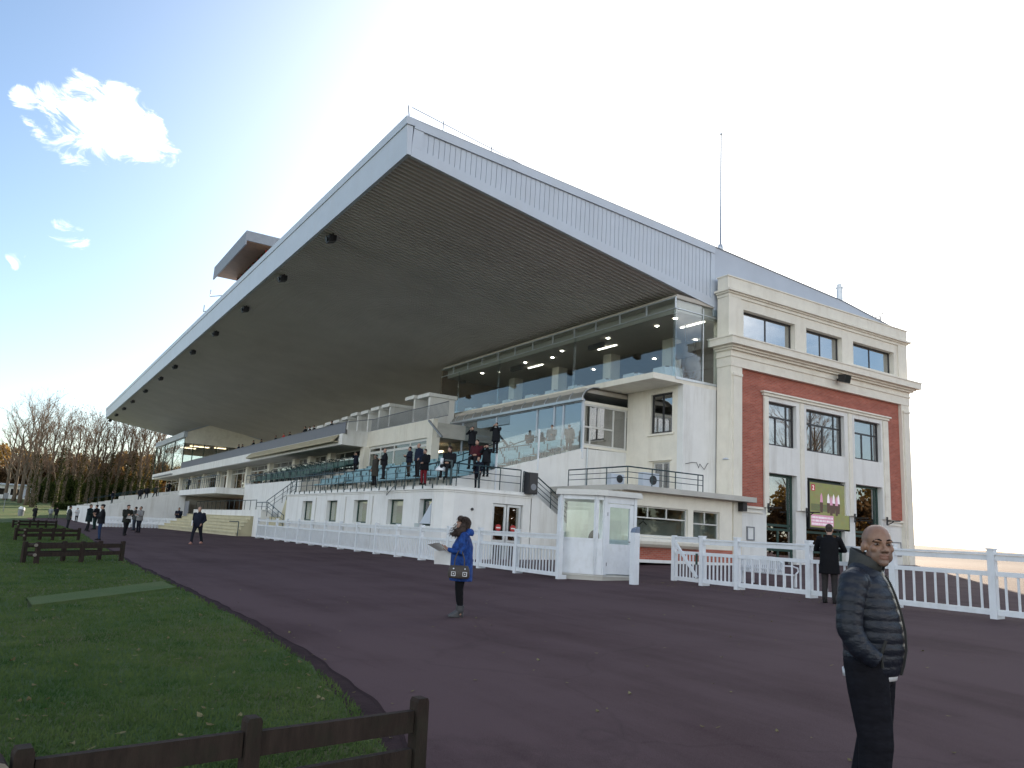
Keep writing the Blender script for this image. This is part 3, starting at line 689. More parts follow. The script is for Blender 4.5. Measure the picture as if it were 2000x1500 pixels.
# side fascia: plain frame round a ribbed panel
fs.prism([(XC+.17,ZS(XC+.17)-.0),(27.3,ZS(27.3)),(27.3,ZS(27.3)+.42),(XC+.17,ZS(XC+.17)+.42)], 1, YR, YR+.14)
fs.prism([(XC+.21,ZR(XC+.2)-.36),(27.3,ZR(27.3)-.36),(27.3,ZR(27.3)+.02),(XC+.21,ZR(XC+.2)+.02)], 1, YR-.03, YR+.14)
fs.prism([(XC+.17,ZS(XC+.17)+.422),(XC+.62,ZS(XC+.62)+.422),(XC+.62,ZR(XC+.62)-.362),(XC+.21,ZR(XC+.2)-.362)], 1, YR, YR+.14)
fs.prism([(27.05,ZS(27.05)+.422),(27.3,ZS(27.3)+.422),(27.3,ZR(27.3)-.362),(27.05,ZR(27.05)-.362)], 1, YR, YR+.14)
part('side_fascia', fs, M['metalwhite'])
rp_ = MB(); x = XC+.63
while x < 27.03:
    xa, xb = x, min(x+.215, 27.04)
    rp_.prism([(xa,ZS(xa)+.425),(xb,ZS(xb)+.425),(xb,ZR(xb)-.365),(xa,ZR(xa)-.365)], 1, YR+.05, YR+.12)
    x += .24
rp_.prism([(XC+.5,ZS(XC+.5)+.30),(27.1,ZS(27.1)+.30),(27.1,ZR(27.1)-.2),(XC+.5,ZR(XC+.5)-.2)], 1, YR+.085, YR+.11)
part('ribbed_panel', rp_, M['metalwhite'])
part('roof_side', MB().prism([(27.302,10.9),(27.9,10.9),(27.9,11.9),(42.3,11.9),(42.3,13.09),(37.4,13.75),(27.302,ZR(27.302)+.0)], 1, YR+.02, YR+.13), M['roofgrey'])
rf = MB()
pts = [(XC+.1,15.45),(28,14.36),(37.4,13.76),(42.3,13.11)]
for (a,za),(b,zb) in zip(pts, pts[1:]): rf.q((a,YR-.05,za),(b,YR-.05,zb),(b,YC1,zb),(a,YC1,za)); rf.q((a,YR+.2,za-.3),(a,YC1,za-.3),(b,YC1,zb-.3),(b,YR+.2,zb-.3))
part('roof_deck', rf, M['roofgrey'])
part('far_fascia', MB().prism([(XC,13.96),(30,ZS(30)),(30,14.0),(XC,15.45)], 1, YC1, YC1+.15), M['metalwhite'])
part('rear_wall', MB().box(41.8, 42.2, YR+.6, YC1, -1, 12.4).box(30, 41.8, YC1-.3, YC1, -1, 11.9), M['cream'])
hr = MB().tube([(XC+.15,YR+.25,16.05),(17.4,YR+.25,15.1)], .016, 6).tube([(XC+.12,YR+.3,15.4),(XC+.0,YR+.3,16.1)], .022, 6)
for (x, z0, z1) in ((12.35,15.3,15.95),(14.6,15.15,15.62),(16.9,15.0,15.25)): hr.tube([(x,YR+.25,z0),(x,YR+.25,z1)], .018, 6)
part('roof_handrail', hr, M['greyrail'])
part('chimney', MB().tube([(37.75,YR+.5,13.6),(37.75,YR+.5,14.7)], .17, 12).tube([(37.75,YR+.5,14.7),(37.75,YR+.5,14.76),(37.75,YR+.5,14.78),(37.75,YR+.5,14.95)], [.2,.2,.13,.13], 12), M['alu'])
ant = MB()
for (x, d) in ((41.0,0),(41.5,.5),(42.0,.8)): ant.tube([(x,YR+1+d,13.0),(x+.3,YR+1+d,13.9),(x+1.0,YR+.6+d,14.15)], .03, 5).tube([(x+1.0,YR+.6+d,14.02),(x+1.0,YR+.6+d,14.28)], .03, 5)
part('roof_lamp_arm', ant, M['greyrail'])
# ---- things on and in the grandstand
single('roof_mast', MB().tube([(28.0,YR+.3,14.3),(28.0,YR+.3,14.75),(28.0,YR+.3,14.8),(28.0,YR+.3,17.6),(28.0,YR+.3,20.7)], [.16,.12,.055,.045,.034], 8).ell((28.0,YR+.3,20.75),(.07,.07,.07)), M['alu'], 'thin white mast rising from the roof edge above the brick gable', 'mast', smooth=True)
cb = empty('commentary_box', (15, 62, 15.2), 0, 'cabin with a deep flat overhanging roof perched on top of the canopy', 'cabin')
part('cabin_roof', MB().box(12.0, 12.1, 57.5, 68.3, 19.95, 21.05).box(12.1, 20, 57.5, 57.62, 20.3, 21.05).box(12.1, 20, 68.2, 68.3, 20.3, 21.05).box(12.1, 20, 57.62, 68.2, 20.95, 21.03), mat('dark_grey_cladding', (.24,.26,.29), .6), cb)
part('cabin_soffit', MB().box(12.12, 20, 57.64, 68.18, 20.25, 20.34), M['brownwall'], cb)
part('cabin_wall', MB().box(13.8, 19.5, 58.5, 67.5, 15.0, 17.4).box(13.85,19.4,58.55,67.45,17.41,20.25), M['dark'], cb)
wf = MB()
for k in range(8): wf.box(13.76, 13.84, 58.5+k*1.26, 58.62+k*1.26, 17.4, 20.24)
for k in range(5): wf.box(13.9+k*1.3, 14.0+k*1.3, 58.42, 58.5, 17.4, 20.24)
part('cabin_frame', wf, M['red'], cb)
part('cabin_antenna', MB().tube([(13,68.5,18.8),(12.2,69.6,18.8),(12.2,69.6,19.4)], .04, 5).tube([(13,68.5,17.8),(12,70.6,17.6),(12,70.6,18.2)], .04, 5), M['greyrail'], cb)
# loudspeakers along the canopy edge
ls = empty('canopy_loudspeaker', (0,0,0), 0, 'black loudspeaker under the canopy edge', 'loudspeaker', 'loudspeakers under the front edge of the canopy')
b = MB().prism([(-.3,-.75),(.35,-.55),(.35,-.05),(-.3,-.05)], 1, -.35, .35); part('cabinet', b, M['black'], ls, world=False)
part('horn', MB().tube([(-.31,0,-.40),(-.48,0,-.46)], [.12,.24], 12), M['black'], ls, world=False)
part('bracket', MB().box(-.05,.05,-.42,.42,-.06,.05).box(-.04,.04,-.42,-.37,-.5,-.06).box(-.04,.04,.37,.42,-.5,-.06), M['blackmetal'], ls, world=False)
ordn = ['nearest', 'second', 'third', 'fourth', 'fifth', 'sixth', 'seventh', 'eighth', 'ninth', 'tenth', 'eleventh', 'farthest']
for i, (px, py) in enumerate(((650,438),(555,522),(482,583),(424,632),(380,668),(345,697),(317,722),(287,748),(262,770),(245,785),(230,798),(217,810))):
    o = ls if i == 0 else copy_tree(ls)
    p = at(px, py, 2, 13.5); x = XC+.6; o.location = (x, p.y*x/p.x, ZS(x)+.0); o.scale = (.56,.6,.56)
    o['label'] = 'black loudspeaker under the front edge of the canopy, %s along the row' % ordn[i]
# tables in the restaurant
def table(p, label, lo=.74, sz=.55):
    t = single('dining_table', MB().box(-sz,sz,-sz,sz,.70,.735).box(-.05,.05,-.05,.05,.03,.70).box(-.3,.3,-.3,.3,0,.03), M['brownwall'], label, 'table', 'restaurant tables by the glass', loc=(0,0,0)); t.location = p
    c = MB(); n = 20
    for k in range(n):
        a, b = 2*math.pi*k/n, 2*math.pi*(k+1)/n
        def P(t, r, z):
            m = max(abs(math.cos(t)), abs(math.sin(t))); s = 1/m; return (math.cos(t)*s*r, math.sin(t)*s*r, z)
        w = lambda t: .04*math.sin(t*6)
        c.q(P(a,sz+.005,.74), P(b,sz+.005,.74), P(b,sz+.05+w(b),.12), P(a,sz+.05+w(a),.12)); c.q((0,0,.742), P(a,sz+.005,.742), P(b,sz+.005,.742))
    return c
for i, (px, py) in enumerate(((1300,700),(1240,713),(1185,722),(1130,740),(1085,745),(1045,758),(1000,768),(960,778),(925,784),(890,790))):
    p = at(px, py, 2, ZFL); s = 25.85/p.x; y = p.y*s
    lab = ['at the near glass corner','second from the glass corner','third from the glass corner','fourth from the glass corner','fifth from the glass corner','sixth from the glass corner','fourth from the far end','third from the far end','second from the far end','at the far end of the glass'][i]
    c = table((26.0, y, ZFL), 'square restaurant table under a white cloth %s' % lab)
    single('tablecloth', c, M['cloth'], 'white tablecloth on the restaurant table %s' % lab, 'tablecloth', 'white cloths on the restaurant tables', loc=(0,0,0)).location = (26.0, y, ZFL)
for i, (px, py) in enumerate(((1010,712),(900,740),(1165,668),(1390,690))):
    x = 26.4; p = at(px, py, 0, x) if i < 3 else Vector((27.2, 27.6, 9.5))
    t = empty('hanging_television', (p.x, p.y, 10.75), 0, 'black television hanging from the restaurant ceiling %s' % ['near the middle of the glass front','at the far left end of the glass front','right of the tall glass mullion','beside the gable side glass'][i], 'television', 'televisions hung in the restaurant')
    h = 10.75-p.z
    part('screen', MB().box(p.x-.1,p.x+.1,p.y-.65,p.y+.65,p.z-.38,p.z+.38), M['black'], t); part('bracket', MB().tube([(p.x,p.y,p.z+.38),(p.x,p.y,10.74)], .04, 6), M['blackmetal'], t)
# ================================================================== terrace building in front of the stand
A = empty('terrace_building', (15.5, 32, GZ(15,32)), 0, 'low white flat-roofed building whose roof is a railed viewing terrace', 'building')
AX, AY0, AY1, AZ = 14.8, 28.55, 49.6, 1.86
gz = GZ(15, 35)-.05
wy = [(at(a,1000,0,AX).y, at(b,1000,0,AX).y) for a, b in ((842,818),(786,756),(716,690),(657,637),(608,589))]
wy = [(min(p), max(p)) for p in wy]
part('front_wall', MB().wall(0, AX, AX+.35, AY0+.75, AY1, gz, 1.62, [(a,b,.2,1.32) for a,b in wy]), M['white'], A)
part('corner_wall', MB().prism([(AX,AY0+.748),(AX+.16,AY0+.2),(AX+.55,AY0),(AX+.55,AY0+.35),(AX+.35,AY0+.748)], 2, gz, 1.62), M['white'], A)
part('side_wall', MB().wall(1, AY0, AY0+.35, AX+.552, 19.1, gz, 1.62, [(17.2,18.72,gz,1.3)]), M['white'], A)
part('far_wall', MB().box(AX+.36, 19.1, AY1-.3, AY1-.002, gz, 1.62), M['white'], A)
rf = MB(); rf.prism([(AX-.03,AY1+.03),(AX-.03,AY0+.72),(AX+.13,AY0+.17),(AX+.53,AY0-.03),(19.13,AY0-.03),(19.13,AY1+.03)], 2, 1.622, 1.70)
rf.prism([(AX-.08,AY1+.06),(AX-.08,AY0+.70),(AX+.09,AY0+.13),(AX+.5,AY0-.08),(19.16,AY0-.08),(19.16,AY1+.06)], 2, 1.702, 1.74)
rf.prism([(AX-.01,AY1+.02),(AX-.01,AY0+.74),(AX+.15,AY0+.19),(AX+.54,AY0-.01),(19.11,AY0-.01),(19.11,AY1+.02)], 2, 1.742, 1.86)
part('roof_edge', rf, M['white'], A)
for i, (a, b) in enumerate(wy):
    if i == 0:
        w = window(A, 0, AX+.24, a, b, .2, 1.32, M['greenframe'], M['glassdark'], fw=.09)
        s = MB(); s.prism([(a+.09,.29),(b-.09,.29),(a+.09,1.15)], 0, AX+.02, AX+.05); part('tilted_sash', s, M['metalwhite'], A)
    else:
        w = window(A, 0, AX+.24, a, b, .2, 1.32, M['greenframe'], M['glassclear'], fw=.07)
        part('blind', MB().box(AX+.265, AX+.275, a+.07, b-.07, .27, 1.25), M['blind'], w)
for py in (at(674,1000,0,AX).y, at(727,1000,0,AX).y, at(616,1000,0,AX).y): part('drain_pipe', MB().box(AX-.05,AX-.01,py-.03,py+.03,gz,1.5), M['whiteframe'], A)
part('wall_vent', MB().box(AX-.03,AX-.003, at(815,1030,0,AX).y-.2, at(815,1030,0,AX).y+.25, .02, .3), M['alu'], A)
part('door_knocker', MB().tube([(16.2,AY0-.05,.98),(16.2,AY0-.002,.98)], .06, 10), M['blackmetal'], A)
part('annex_room', MB().box(17.0,19.0,AY0+.9,AY0+1.0,gz,1.5).box(15.6,15.7,30,49,gz,1.5), M['brownwall'], A)
for k, (a, b) in enumerate(((17.24,17.94),(17.98,18.68))):
    d = window(A, 1, AY0+.14, a, b, gz+.02, 1.28, M['alu'], M['glassdark'], fw=.1, hs=[-.25], name='door')
    s = part('no_entry_sign', MB().tube([((a+b)/2-.02,AY0+.075,.30),((a+b)/2-.02,AY0+.09,.30)], .14, 20), M['red'], d)
    part('sign_bar', MB().box((a+b)/2-.12,(a+b)/2+.08,AY0+.068,AY0+.074,.275,.325), M['signwhite'], d)
    part('notice', MB().box((a+b)/2-.16,(a+b)/2+.14,AY0+.08,AY0+.09,.05,.12), M['signwhite'], d)
part('door_handle', MB().tube([(18.05,AY0+.06,.1),(18.05,AY0+.0,.1),(18.05,AY0+.0,.55),(18.05,AY0+.06,.55)], .018, 6), M['blackmetal'], A)
br = MB()
for k in range(22):
    y = AY0+.9+k*.93; br.box(AX-.05,AX-.012,y-.03,y+.03,1.745,1.93)
part('rail_bracket', br, M['rail'], A)
# side stair
st = MB()
n = 15
for i in range(n):
    x = 19.16+i*.27; z = 1.74-(i+.6)*.172
    if z < GZ(x,29)-.05: break
    st.box(x, x+.27, AY0+.14, YL-.01, GZ(x,29)-.1, z)
part('stair_step', st, M['blackmetal'], A)
part('stair_wall', MB().prism([(19.16,gz-.1),(19.16,1.74),(19.4,1.74),(23.3,-.75),(23.3,gz-.1)], 1, AY0, AY0+.138), M['white'], A)

def railing(name, runs, label, m, h=1.0, bars=3, step=1.2, r=.022, group=None, posts=True, curve=True):
    """a run of points on the ground line; posts plus horizontal tubes"""
    e = empty(name, runs[0], 0, label, 'railing', group)
    tb = MB()
    for k in range(bars):
        zz = h-(h/bars)*k*.92 if bars > 1 else h
        tb.tube([(p[0],p[1],p[2]+zz) for p in runs], r*1.3 if k == 0 else r*.7, 7)
    part('rail', tb, m, e)
    for a, b in zip(runs, runs[1:]):
        a, b = Vector(a), Vector(b); n = max(1, round((b-a).length/step))
        for i in range(n+1):
            p = a.lerp(b, i/n)
            if posts and not (i == 0 and a != Vector(runs[0])): part('post', MB().tube([p-Vector((0,0,.0)), p+Vector((0,0,h-.01))], r*1.05, 7), m, e)
    return e
railing('terrace_railing', [(14.95,49.6,1.86),(14.95,AY0+.85,1.86),(15.1,AY0+.3,1.86),(15.45,AY0+.12,1.86),(18.6,AY0+.12,1.86)], 'long dark green railing round the roof terrace of the low building', M['rail'], .95, 3, 1.05)
railing('stair_railing', [(18.7,AY0+.08,1.86),(19.3,AY0+.08,1.78),(22.9,AY0+.08,-.50),(23.2,AY0+.08,-.75)], 'dark stair railing running down from the loudspeaker to behind the white kiosk', M['rail'], .9, 4, 1.0)
railing('roof_railing', [(20.95,28.4,2.3),(20.95,YB-.35,2.3),(24.9,YB-.35,2.3),(25.2,YB-.35,2.3)], 'dark railing round the flat roof above the bay window', M['rail'], .72, 3, 1.4)
railing('landing_railing', [(15.3,80,.78),(15.3,58.6,.78)], 'long plain railing on the white parapet above the pale steps', M['rail'], .72, 1, 1.7)
railing('ramp_railing', [(15.0,57.4,.35),(15.0,54.5,.35),(15.0,50.6,-.5)], 'short railing bending down between the parapet and the low building', M['rail'], .95, 3, 1.3)
railing('step_railing', [(15.6,57.0,.5),(15.8,54.0,1.3),(15.6,50.5,1.86)], 'curved stair railing climbing to the end of the roof terrace', M['rail'], .95, 3, 1.3)
railing('seat_railing', [(16.2,66,2.95),(16.2,46,2.8)], 'long dark railing in front of the dark green seats', M['rail'], .62, 2, 1.2)
railing('gallery_railing', [(14.2,82,2.5),(14.2,66.4,2.5)], 'tall barred railing on the white deck beyond the green seats', M['rail'], 1.0, 2, .8)
railing('lounge_railing', [(17.4,36.4,2.2),(22.4,36.4,4.15)], 'sloping dark handrail climbing the terrace in front of the lounge glass', M['rail'], .9, 2, 1.7)
railing('aisle_railing', [(17.4,33.2,2.2),(22.4,33.2,4.15)], 'dark handrail climbing the terrace behind the glass screen', M['rail'], .9, 2, 1.7)
railing('front_seat_railing', [(20.6,31.0,3.5),(20.6,35.8,3.5)], 'level dark railing behind the glass screen below the lounge', M['rail'], .8, 2, 1.2)
sr = empty('lounge_stair', (23.3, 42, 4.1), 0, 'pale barred staircase seen through the far end of the lounge glass', 'staircase')
mb = MB()
for k in range(18): mb.box(23.4,23.43,41.2+k*.2,41.22+k*.2,5.9-k*.08,6.8-k*.08)
mb.bar((23.4,41.1,6.84),(23.4,44.8,5.3),.05,.05); part('handrail', mb, M['metalwhite'], sr)
part('flight', MB().bar((23.8,41,5.8),(23.8,45,4.2),.9,.16), M['metalwhite'], sr)
# seat blocks at the left
SB = empty('seat_block', (17, 62, GZ(17,62)), 0, 'stepped white concrete block carrying the dark green seats', 'seating block')
b = MB()
for i in range(5): b.box(16.4+i*.8, 16.4+(i+1)*.8+(0 if i < 4 else 0), 52.05, 66, GZ(16,62)-.2, 2.78+i*.27)
part('seat_step', b, M['concrete'], SB)
part('front_wall', MB().box(16.2, 16.395, 52.05, 66, GZ(16,62)-.2, 2.84).box(16.2,20.4,66.002,66.2,GZ(16,62)-.2,3.0), M['white'], SB)
# parapet, pale steps and the open terrace at the far left
PP_ = empty('parapet', (15.2, 68, GZ(15,68)), 0, 'long low white parapet wall beside the pale steps', 'parapet')
part('parapet_wall', MB().box(15.1, 15.5, 57.4, 80, GZ(15,68)-.2, .76).box(14.9,15.6,55.6,57.398,GZ(15,57)-.2,.80), M['white'], PP_)
part('landing', MB().box(15.502, 19.4, 50.2, 81, GZ(16,68)-.2, .35).prism([(15.502,.35),(16.19,.35),(16.19,1.8),(15.8,1.8)], 1, 50.2, 53), M['stepyel'], PP_)
SP = empty('entrance_steps', (13.5, 68, GZ(13,68)), 0, 'wide flight of pale yellowish steps in front of the parapet', 'steps')
for i in range(6):
    f = i/6; z = GZ(13,68)-.03+(i+1)*.24
    a = Vector((12.1,79.2)).lerp(Vector((15.0,79.9)), f); c = Vector((13.85,57.6)).lerp(Vector((14.9,57.6)), f)
    bb = MB(); bb.prism([(a.x,a.y),(15.08,80),(15.08,57.65),(c.x,c.y)], 2, GZ(13,68)-.3 if i == 0 else z-.24, z); bb.prism([(a.x-.05,a.y+.02),(15.085,80.02),(15.085,57.62),(c.x-.05,c.y-.03)], 2, z+.001, z+.05); part('step', bb, M['stepyel'], SP)
hp = single('handrail_post', MB().tube([(13.9,57.3,-1.1),(13.9,57.3,-.18),(13.9,57.35,-.12),(13.5,58.3,-.12)], .035, 6), M['rail'], 'short dark bent handrail post at the foot of the pale steps', 'handrail')
OT = empty('open_terrace', (13, 105, GZ(13,105)), 0, 'sloping open terrace of shallow concrete steps at the far end of the stand', 'terrace')
b = MB(); n = 7
for i in range(n): b.box(7.9+i*.9, 7.9+(i+1)*.9, 82.2, 133, -1.6, .42+(i+1)*.215)
b.box(14.2, 18.6, 82.2, 133, -1.6, 2.5); part('terrace_step', b, M['concrete'], OT)
part('deck', MB().box(14.0, 18.57, 66.25, 82.19, 2.02, 2.5), M['white'], OT)
part('side_wall', MB().prism([(7.7,-1.5),(14.6,-1.5),(14.6,2.015),(14.0,2.015),(14.0,2.3),(7.7,.62)], 1, 82.0, 82.198), M['white'], OT)
part('front_wall', MB().box(7.7, 7.898, 82.2, 133, -1.6, .6), M['white'], OT)
part('gate_panel', MB().box(14.6,14.65,79.98,81.9,-1.2,1.5), M['greyrail'], OT)
for (xa, ya) in ((9, 90), (9, 104), (9, 118)): part('handrail', MB().tube([(xa,ya,1.6),(xa+5.2,ya,3.1)], .03, 5).tube([(xa,ya,.6),(xa,ya,1.6)], .03, 5).tube([(xa+4.3,ya,1.6),(xa+4.3,ya,2.82)], .03, 5), M['rail'], OT)

# ================================================================== fences
def fence(name, A0, B0, n, nb, label, H=1.3, post=.13):
    if B0 is None: PL = [Vector(p) for p in A0]
    else: PL = [Vector(A0).lerp(Vector(B0), i/n) for i in range(n+1)]
    A0 = PL[0]; e = empty(name, (A0.x,A0.y,GZ(*A0)), 0, label, 'fence')
    bal = MB(); rl = [MB() for _ in range(3)]
    for i in range(n+1):
        p = PL[i]; z = GZ(p.x, p.y)
        pm = MB().box(p.x-post/2,p.x+post/2,p.y-post/2,p.y+post/2,z-.1,z+H)
        pm.box(p.x-post*.62,p.x+post*.62,p.y-post*.62,p.y+post*.62,z+H,z+H+.035)
        part('post', pm, M['fencewhite'], e)
        part('post_foot', MB().box(p.x+post/2+.002,p.x+post/2+.16,p.y-post*.5,p.y+post*.5,z-.1,z+.12), M['fencewhite'], e)
        if i == n: break
        q = PL[i+1]; d = q-p; z2 = GZ(q.x, q.y); u = d.normalized()*post*.49
        for r_, (za, zb, w) in zip(rl, ((1.10,1.20,.05),(.80,.89,.05),(.07,.18,.05))):
            zm = (za+zb)/2; r_.bar((p.x+u.x,p.y+u.y,z+zm),(q.x-u.x,q.y-u.y,z2+zm), w, zb-za)
        rl[0].bar((p.x+u.x,p.y+u.y,z+1.225),(q.x-u.x,q.y-u.y,z2+1.225), .12, .04)
        for k in range(1, nb+1):
            t = k/(nb+1); x, y = p.x+d.x*t, p.y+d.y*t; zz = GZ(x,y)
            bal.box(x-.017,x+.017,y-.017,y+.017,zz+.17,zz+.81)
    part('top_rail', rl[0], M['fencewhite'], e); part('middle_rail', rl[1], M['fencewhite'], e); part('bottom_rail', rl[2], M['fencewhite'], e)
    o = part('balusters', bal, M['fencewhite'], e); o['kind'] = 'stuff'
    return e
fence('white_fence', (13.45,18.5), (14.3,53.7), 15, 13, 'long white baluster fence running from the kiosk to the pale steps')
FX = 16.3
RP = [at(px, 1150, 0, FX).y for px in (1371,1440,1581,1746)]; RP += [RP[-1]-2.05*k for k in (1,2,3,4)]
fence('white_fence', [(FX,y) for y in RP], None, 7, 8, 'white baluster fence to the right of the gate, with the man leaning on it')
gt = empty('white_gate', (16.2,16.45,GZ(16.2,17)), 0, 'white gate leaf with a diagonal brace beside the kiosk opening', 'gate')
z = GZ(16.2,17); a, b_ = Vector((16.3,RP[0]+.09)), Vector((16.38,at(1316,1137,0,16.38).y))
def gp(t, zz): p = a.lerp(b_, t); return (p.x, p.y, z+zz)
part('stile', MB().bar(gp(1,.05), gp(1,1.32), .12, .12, (1,0,0)), M['fencewhite'], gt)
for zz, hh in ((1.2,.11),(.85,.09),(.13,.11)): part('rail', MB().bar(gp(.03,zz),gp(.97,zz),.05,hh), M['fencewhite'], gt)
part('cap_rail', MB().bar(gp(.03,1.278),gp(.97,1.278),.11,.04), M['fencewhite'], gt)
part('brace', MB().bar((gp(.95,1.15)[0]-.04,gp(.95,1.15)[1],gp(.95,1.15)[2]), (gp(.06,.2)[0]-.04,gp(.06,.2)[1],gp(.06,.2)[2]), .035, .09), M['fencewhite'], gt)
bal = MB()
for k in range(1, 8): p = gp(k/8,0); bal.box(p[0]-.015,p[0]+.015,p[1]-.015,p[1]+.015,z+.18,z+.81)
part('balusters', bal, M['fencewhite'], gt)
part('latch', MB().box(16.2,16.23,RP[0]+.1,RP[0]+.16,z+.55,z+.85), M['greenframe'], gt)
bp_ = empty('gate_post', (14.45,16.45,GZ(14.45,16.45)), 0, 'single stout white post with a slanted blue plate beside the kiosk door', 'post')
z = GZ(14.45,16.45)
part('shaft', MB().box(14.36,14.54,16.36,16.54,z-.05,z+1.36), M['fencewhite'], bp_)
part('plate', MB().prism([(14.36,z+1.362),(14.54,z+1.362),(14.54,z+1.52),(14.40,z+1.47)], 1, 16.36, 16.54), mat('slate_blue_plate', (.16,.20,.27), .4), bp_)
# low white barrier at the far terrace foot
pb = empty('picket_barrier', (9, 80, GZ(9,80)), 0, 'low white barrier with square gaps at the foot of the far terrace', 'barrier')
b = MB(); n = 26
for i in range(n):
    x = 7.4+i*.26; y = 81-i*.08; zz = GZ(x,y); b.box(x,x+.15,y-.04,y+.04,zz,zz+.95)
part('pickets', b, M['fencewhite'], pb)
b = MB(); b.bar((7.4,81,GZ(7.4,81)+.85),(14.1,78.95,GZ(14,79)+.85),.06,.2).bar((7.4,81,GZ(7.4,81)+.42),(14.1,78.95,GZ(14,79)+.42),.06,.2).bar((7.4,81.04,GZ(7.4,81)+.62),(14.1,78.99,GZ(14,79)+.62),.03,.5); part('rail', b, M['fencewhite'], pb)

# ================================================================== kiosk
K = empty('kiosk', (14.6,18.4,GZ(14.6,18.4)), 0, 'small white glazed kiosk standing between the fence and the gate', 'kiosk')
kz = GZ(14.6,18.4)+.1
poly = [(13.62,18.72),(14.22,17.86),(14.42,17.72),(15.52,17.72),(15.62,19.35),(14.3,19.75)]
def epan(p, q, z0, z1, w=.07, trim=0):
    p, q = Vector(p), Vector(q); d = (q-p).normalized()*trim
    return MB().bar((p.x+d.x,p.y+d.y,(z0+z1)/2),(q.x-d.x,q.y-d.y,(z0+z1)/2), w, z1-z0)
part('base', MB().prism([(x*.96+14.6*.04,y*.97+18.5*.03) for x,y in poly], 2, GZ(14.6,18.4)-.1, kz), M['concrete'], K)
part('floor', MB().prism(poly, 2, kz, kz+.05), M['whiteframe'], K)
rp2 = [(13.45,18.80),(14.12,17.72),(14.38,17.56),(15.68,17.55),(15.78,19.5),(14.3,19.95)]
part('roof', MB().prism(rp2, 2, kz+2.26, kz+2.36).prism([(x*.98+14.7*.02,y*.98+18.6*.02) for x,y in rp2], 2, kz+2.362, kz+2.42), M['whiteframe'], K)
for i, p in enumerate(poly): part('corner_post', MB().box(p[0]-.05,p[0]+.05,p[1]-.05,p[1]+.05,kz+.05,kz+2.26), M['fencewhite'], K)
for i in range(len(poly)):
    p, q = poly[i], poly[(i+1)%len(poly)]
    if i != 2:
        part('wall_panel', epan(p, q, kz+.05, kz+.98, .06, .05), M['fencewhite'], K)
        f = part('window', MB(), M['fencewhite'], K) if False else None
        w = epan(p, q, kz+.98, kz+1.05, .08, .05); w2 = epan(p, q, kz+2.14, kz+2.26, .08, .05); w.f += [tuple(i_+len(w.v) for i_ in ff) for ff in w2.f]; w.v += w2.v
        w = part('window_frame', w, M['fencewhite'], K)
        part('pane', epan(p, q, kz+1.05, kz+2.14, .012, .05), M['glassclear'], w)
    else:
        d = part('door', MB().bar((p[0]+.06,p[1],kz+.5),(q[0]-.06,q[1],kz+.5),.06,.84).box(p[0]+.06,p[0]+.16,p[1]-.03,p[1]+.03,kz+.922,kz+2.05).box(q[0]-.2,q[0]-.06,p[1]-.03,p[1]+.03,kz+.922,kz+2.05).box(p[0]+.16,q[0]-.2,p[1]-.03,p[1]+.03,kz+1.95,kz+2.05), M['fencewhite'], K)
        part('pane', MB().box(p[0]+.16,q[0]-.2,p[1]-.006,p[1]+.006,kz+.922,kz+1.95), M['glassclear'], d)
        part('handle', MB().tube([(q[0]-.12,p[1]-.03,kz+1.0),(q[0]-.12,p[1]-.08,kz+1.0),(q[0]-.27,p[1]-.08,kz+1.0)], .012, 6), M['blackmetal'], d)
        part('hinge', MB().box(p[0]+.05,p[0]+.075,p[1]-.045,p[1]-.03,kz+.3,kz+.4).box(p[0]+.05,p[0]+.075,p[1]-.045,p[1]-.03,kz+1.7,kz+1.8), M['blackmetal'], d)
        part('transom', MB().box(p[0]+.06,q[0]-.06,p[1]-.04,p[1]+.04,kz+2.07,kz+2.26), M['fencewhite'], K)
part('shelf', MB().box(14.1,15.0,18.6,18.95,kz+.95,kz+.99), M['whiteframe'], K)
ch = empty('office_chair', (14.45,18.35,kz+.05), 0, 'black chair inside the white kiosk', 'chair')
part('seat', MB().ell((14.45,18.4,kz+.5),(.24,.24,.05)), M['black'], ch, smooth=True)
part('backrest', MB().ell((14.42,18.2,kz+1.08),(.2,.05,.22), 12, 8, Matrix.Rotation(.2,3,'X')), M['black'], ch, smooth=True)
part('leg', MB().tube([(14.45,18.4,kz+.06),(14.45,18.4,kz+.47)], .03, 8).bar((14.2,18.4,kz+.08),(14.7,18.4,kz+.08),.05,.04).bar((14.45,18.15,kz+.08),(14.45,18.65,kz+.08),.05,.04).bar((14.43,18.2,kz+.48),(14.42,18.17,kz+1.0),.04,.03,(1,0,0)), M['blackmetal'], ch)

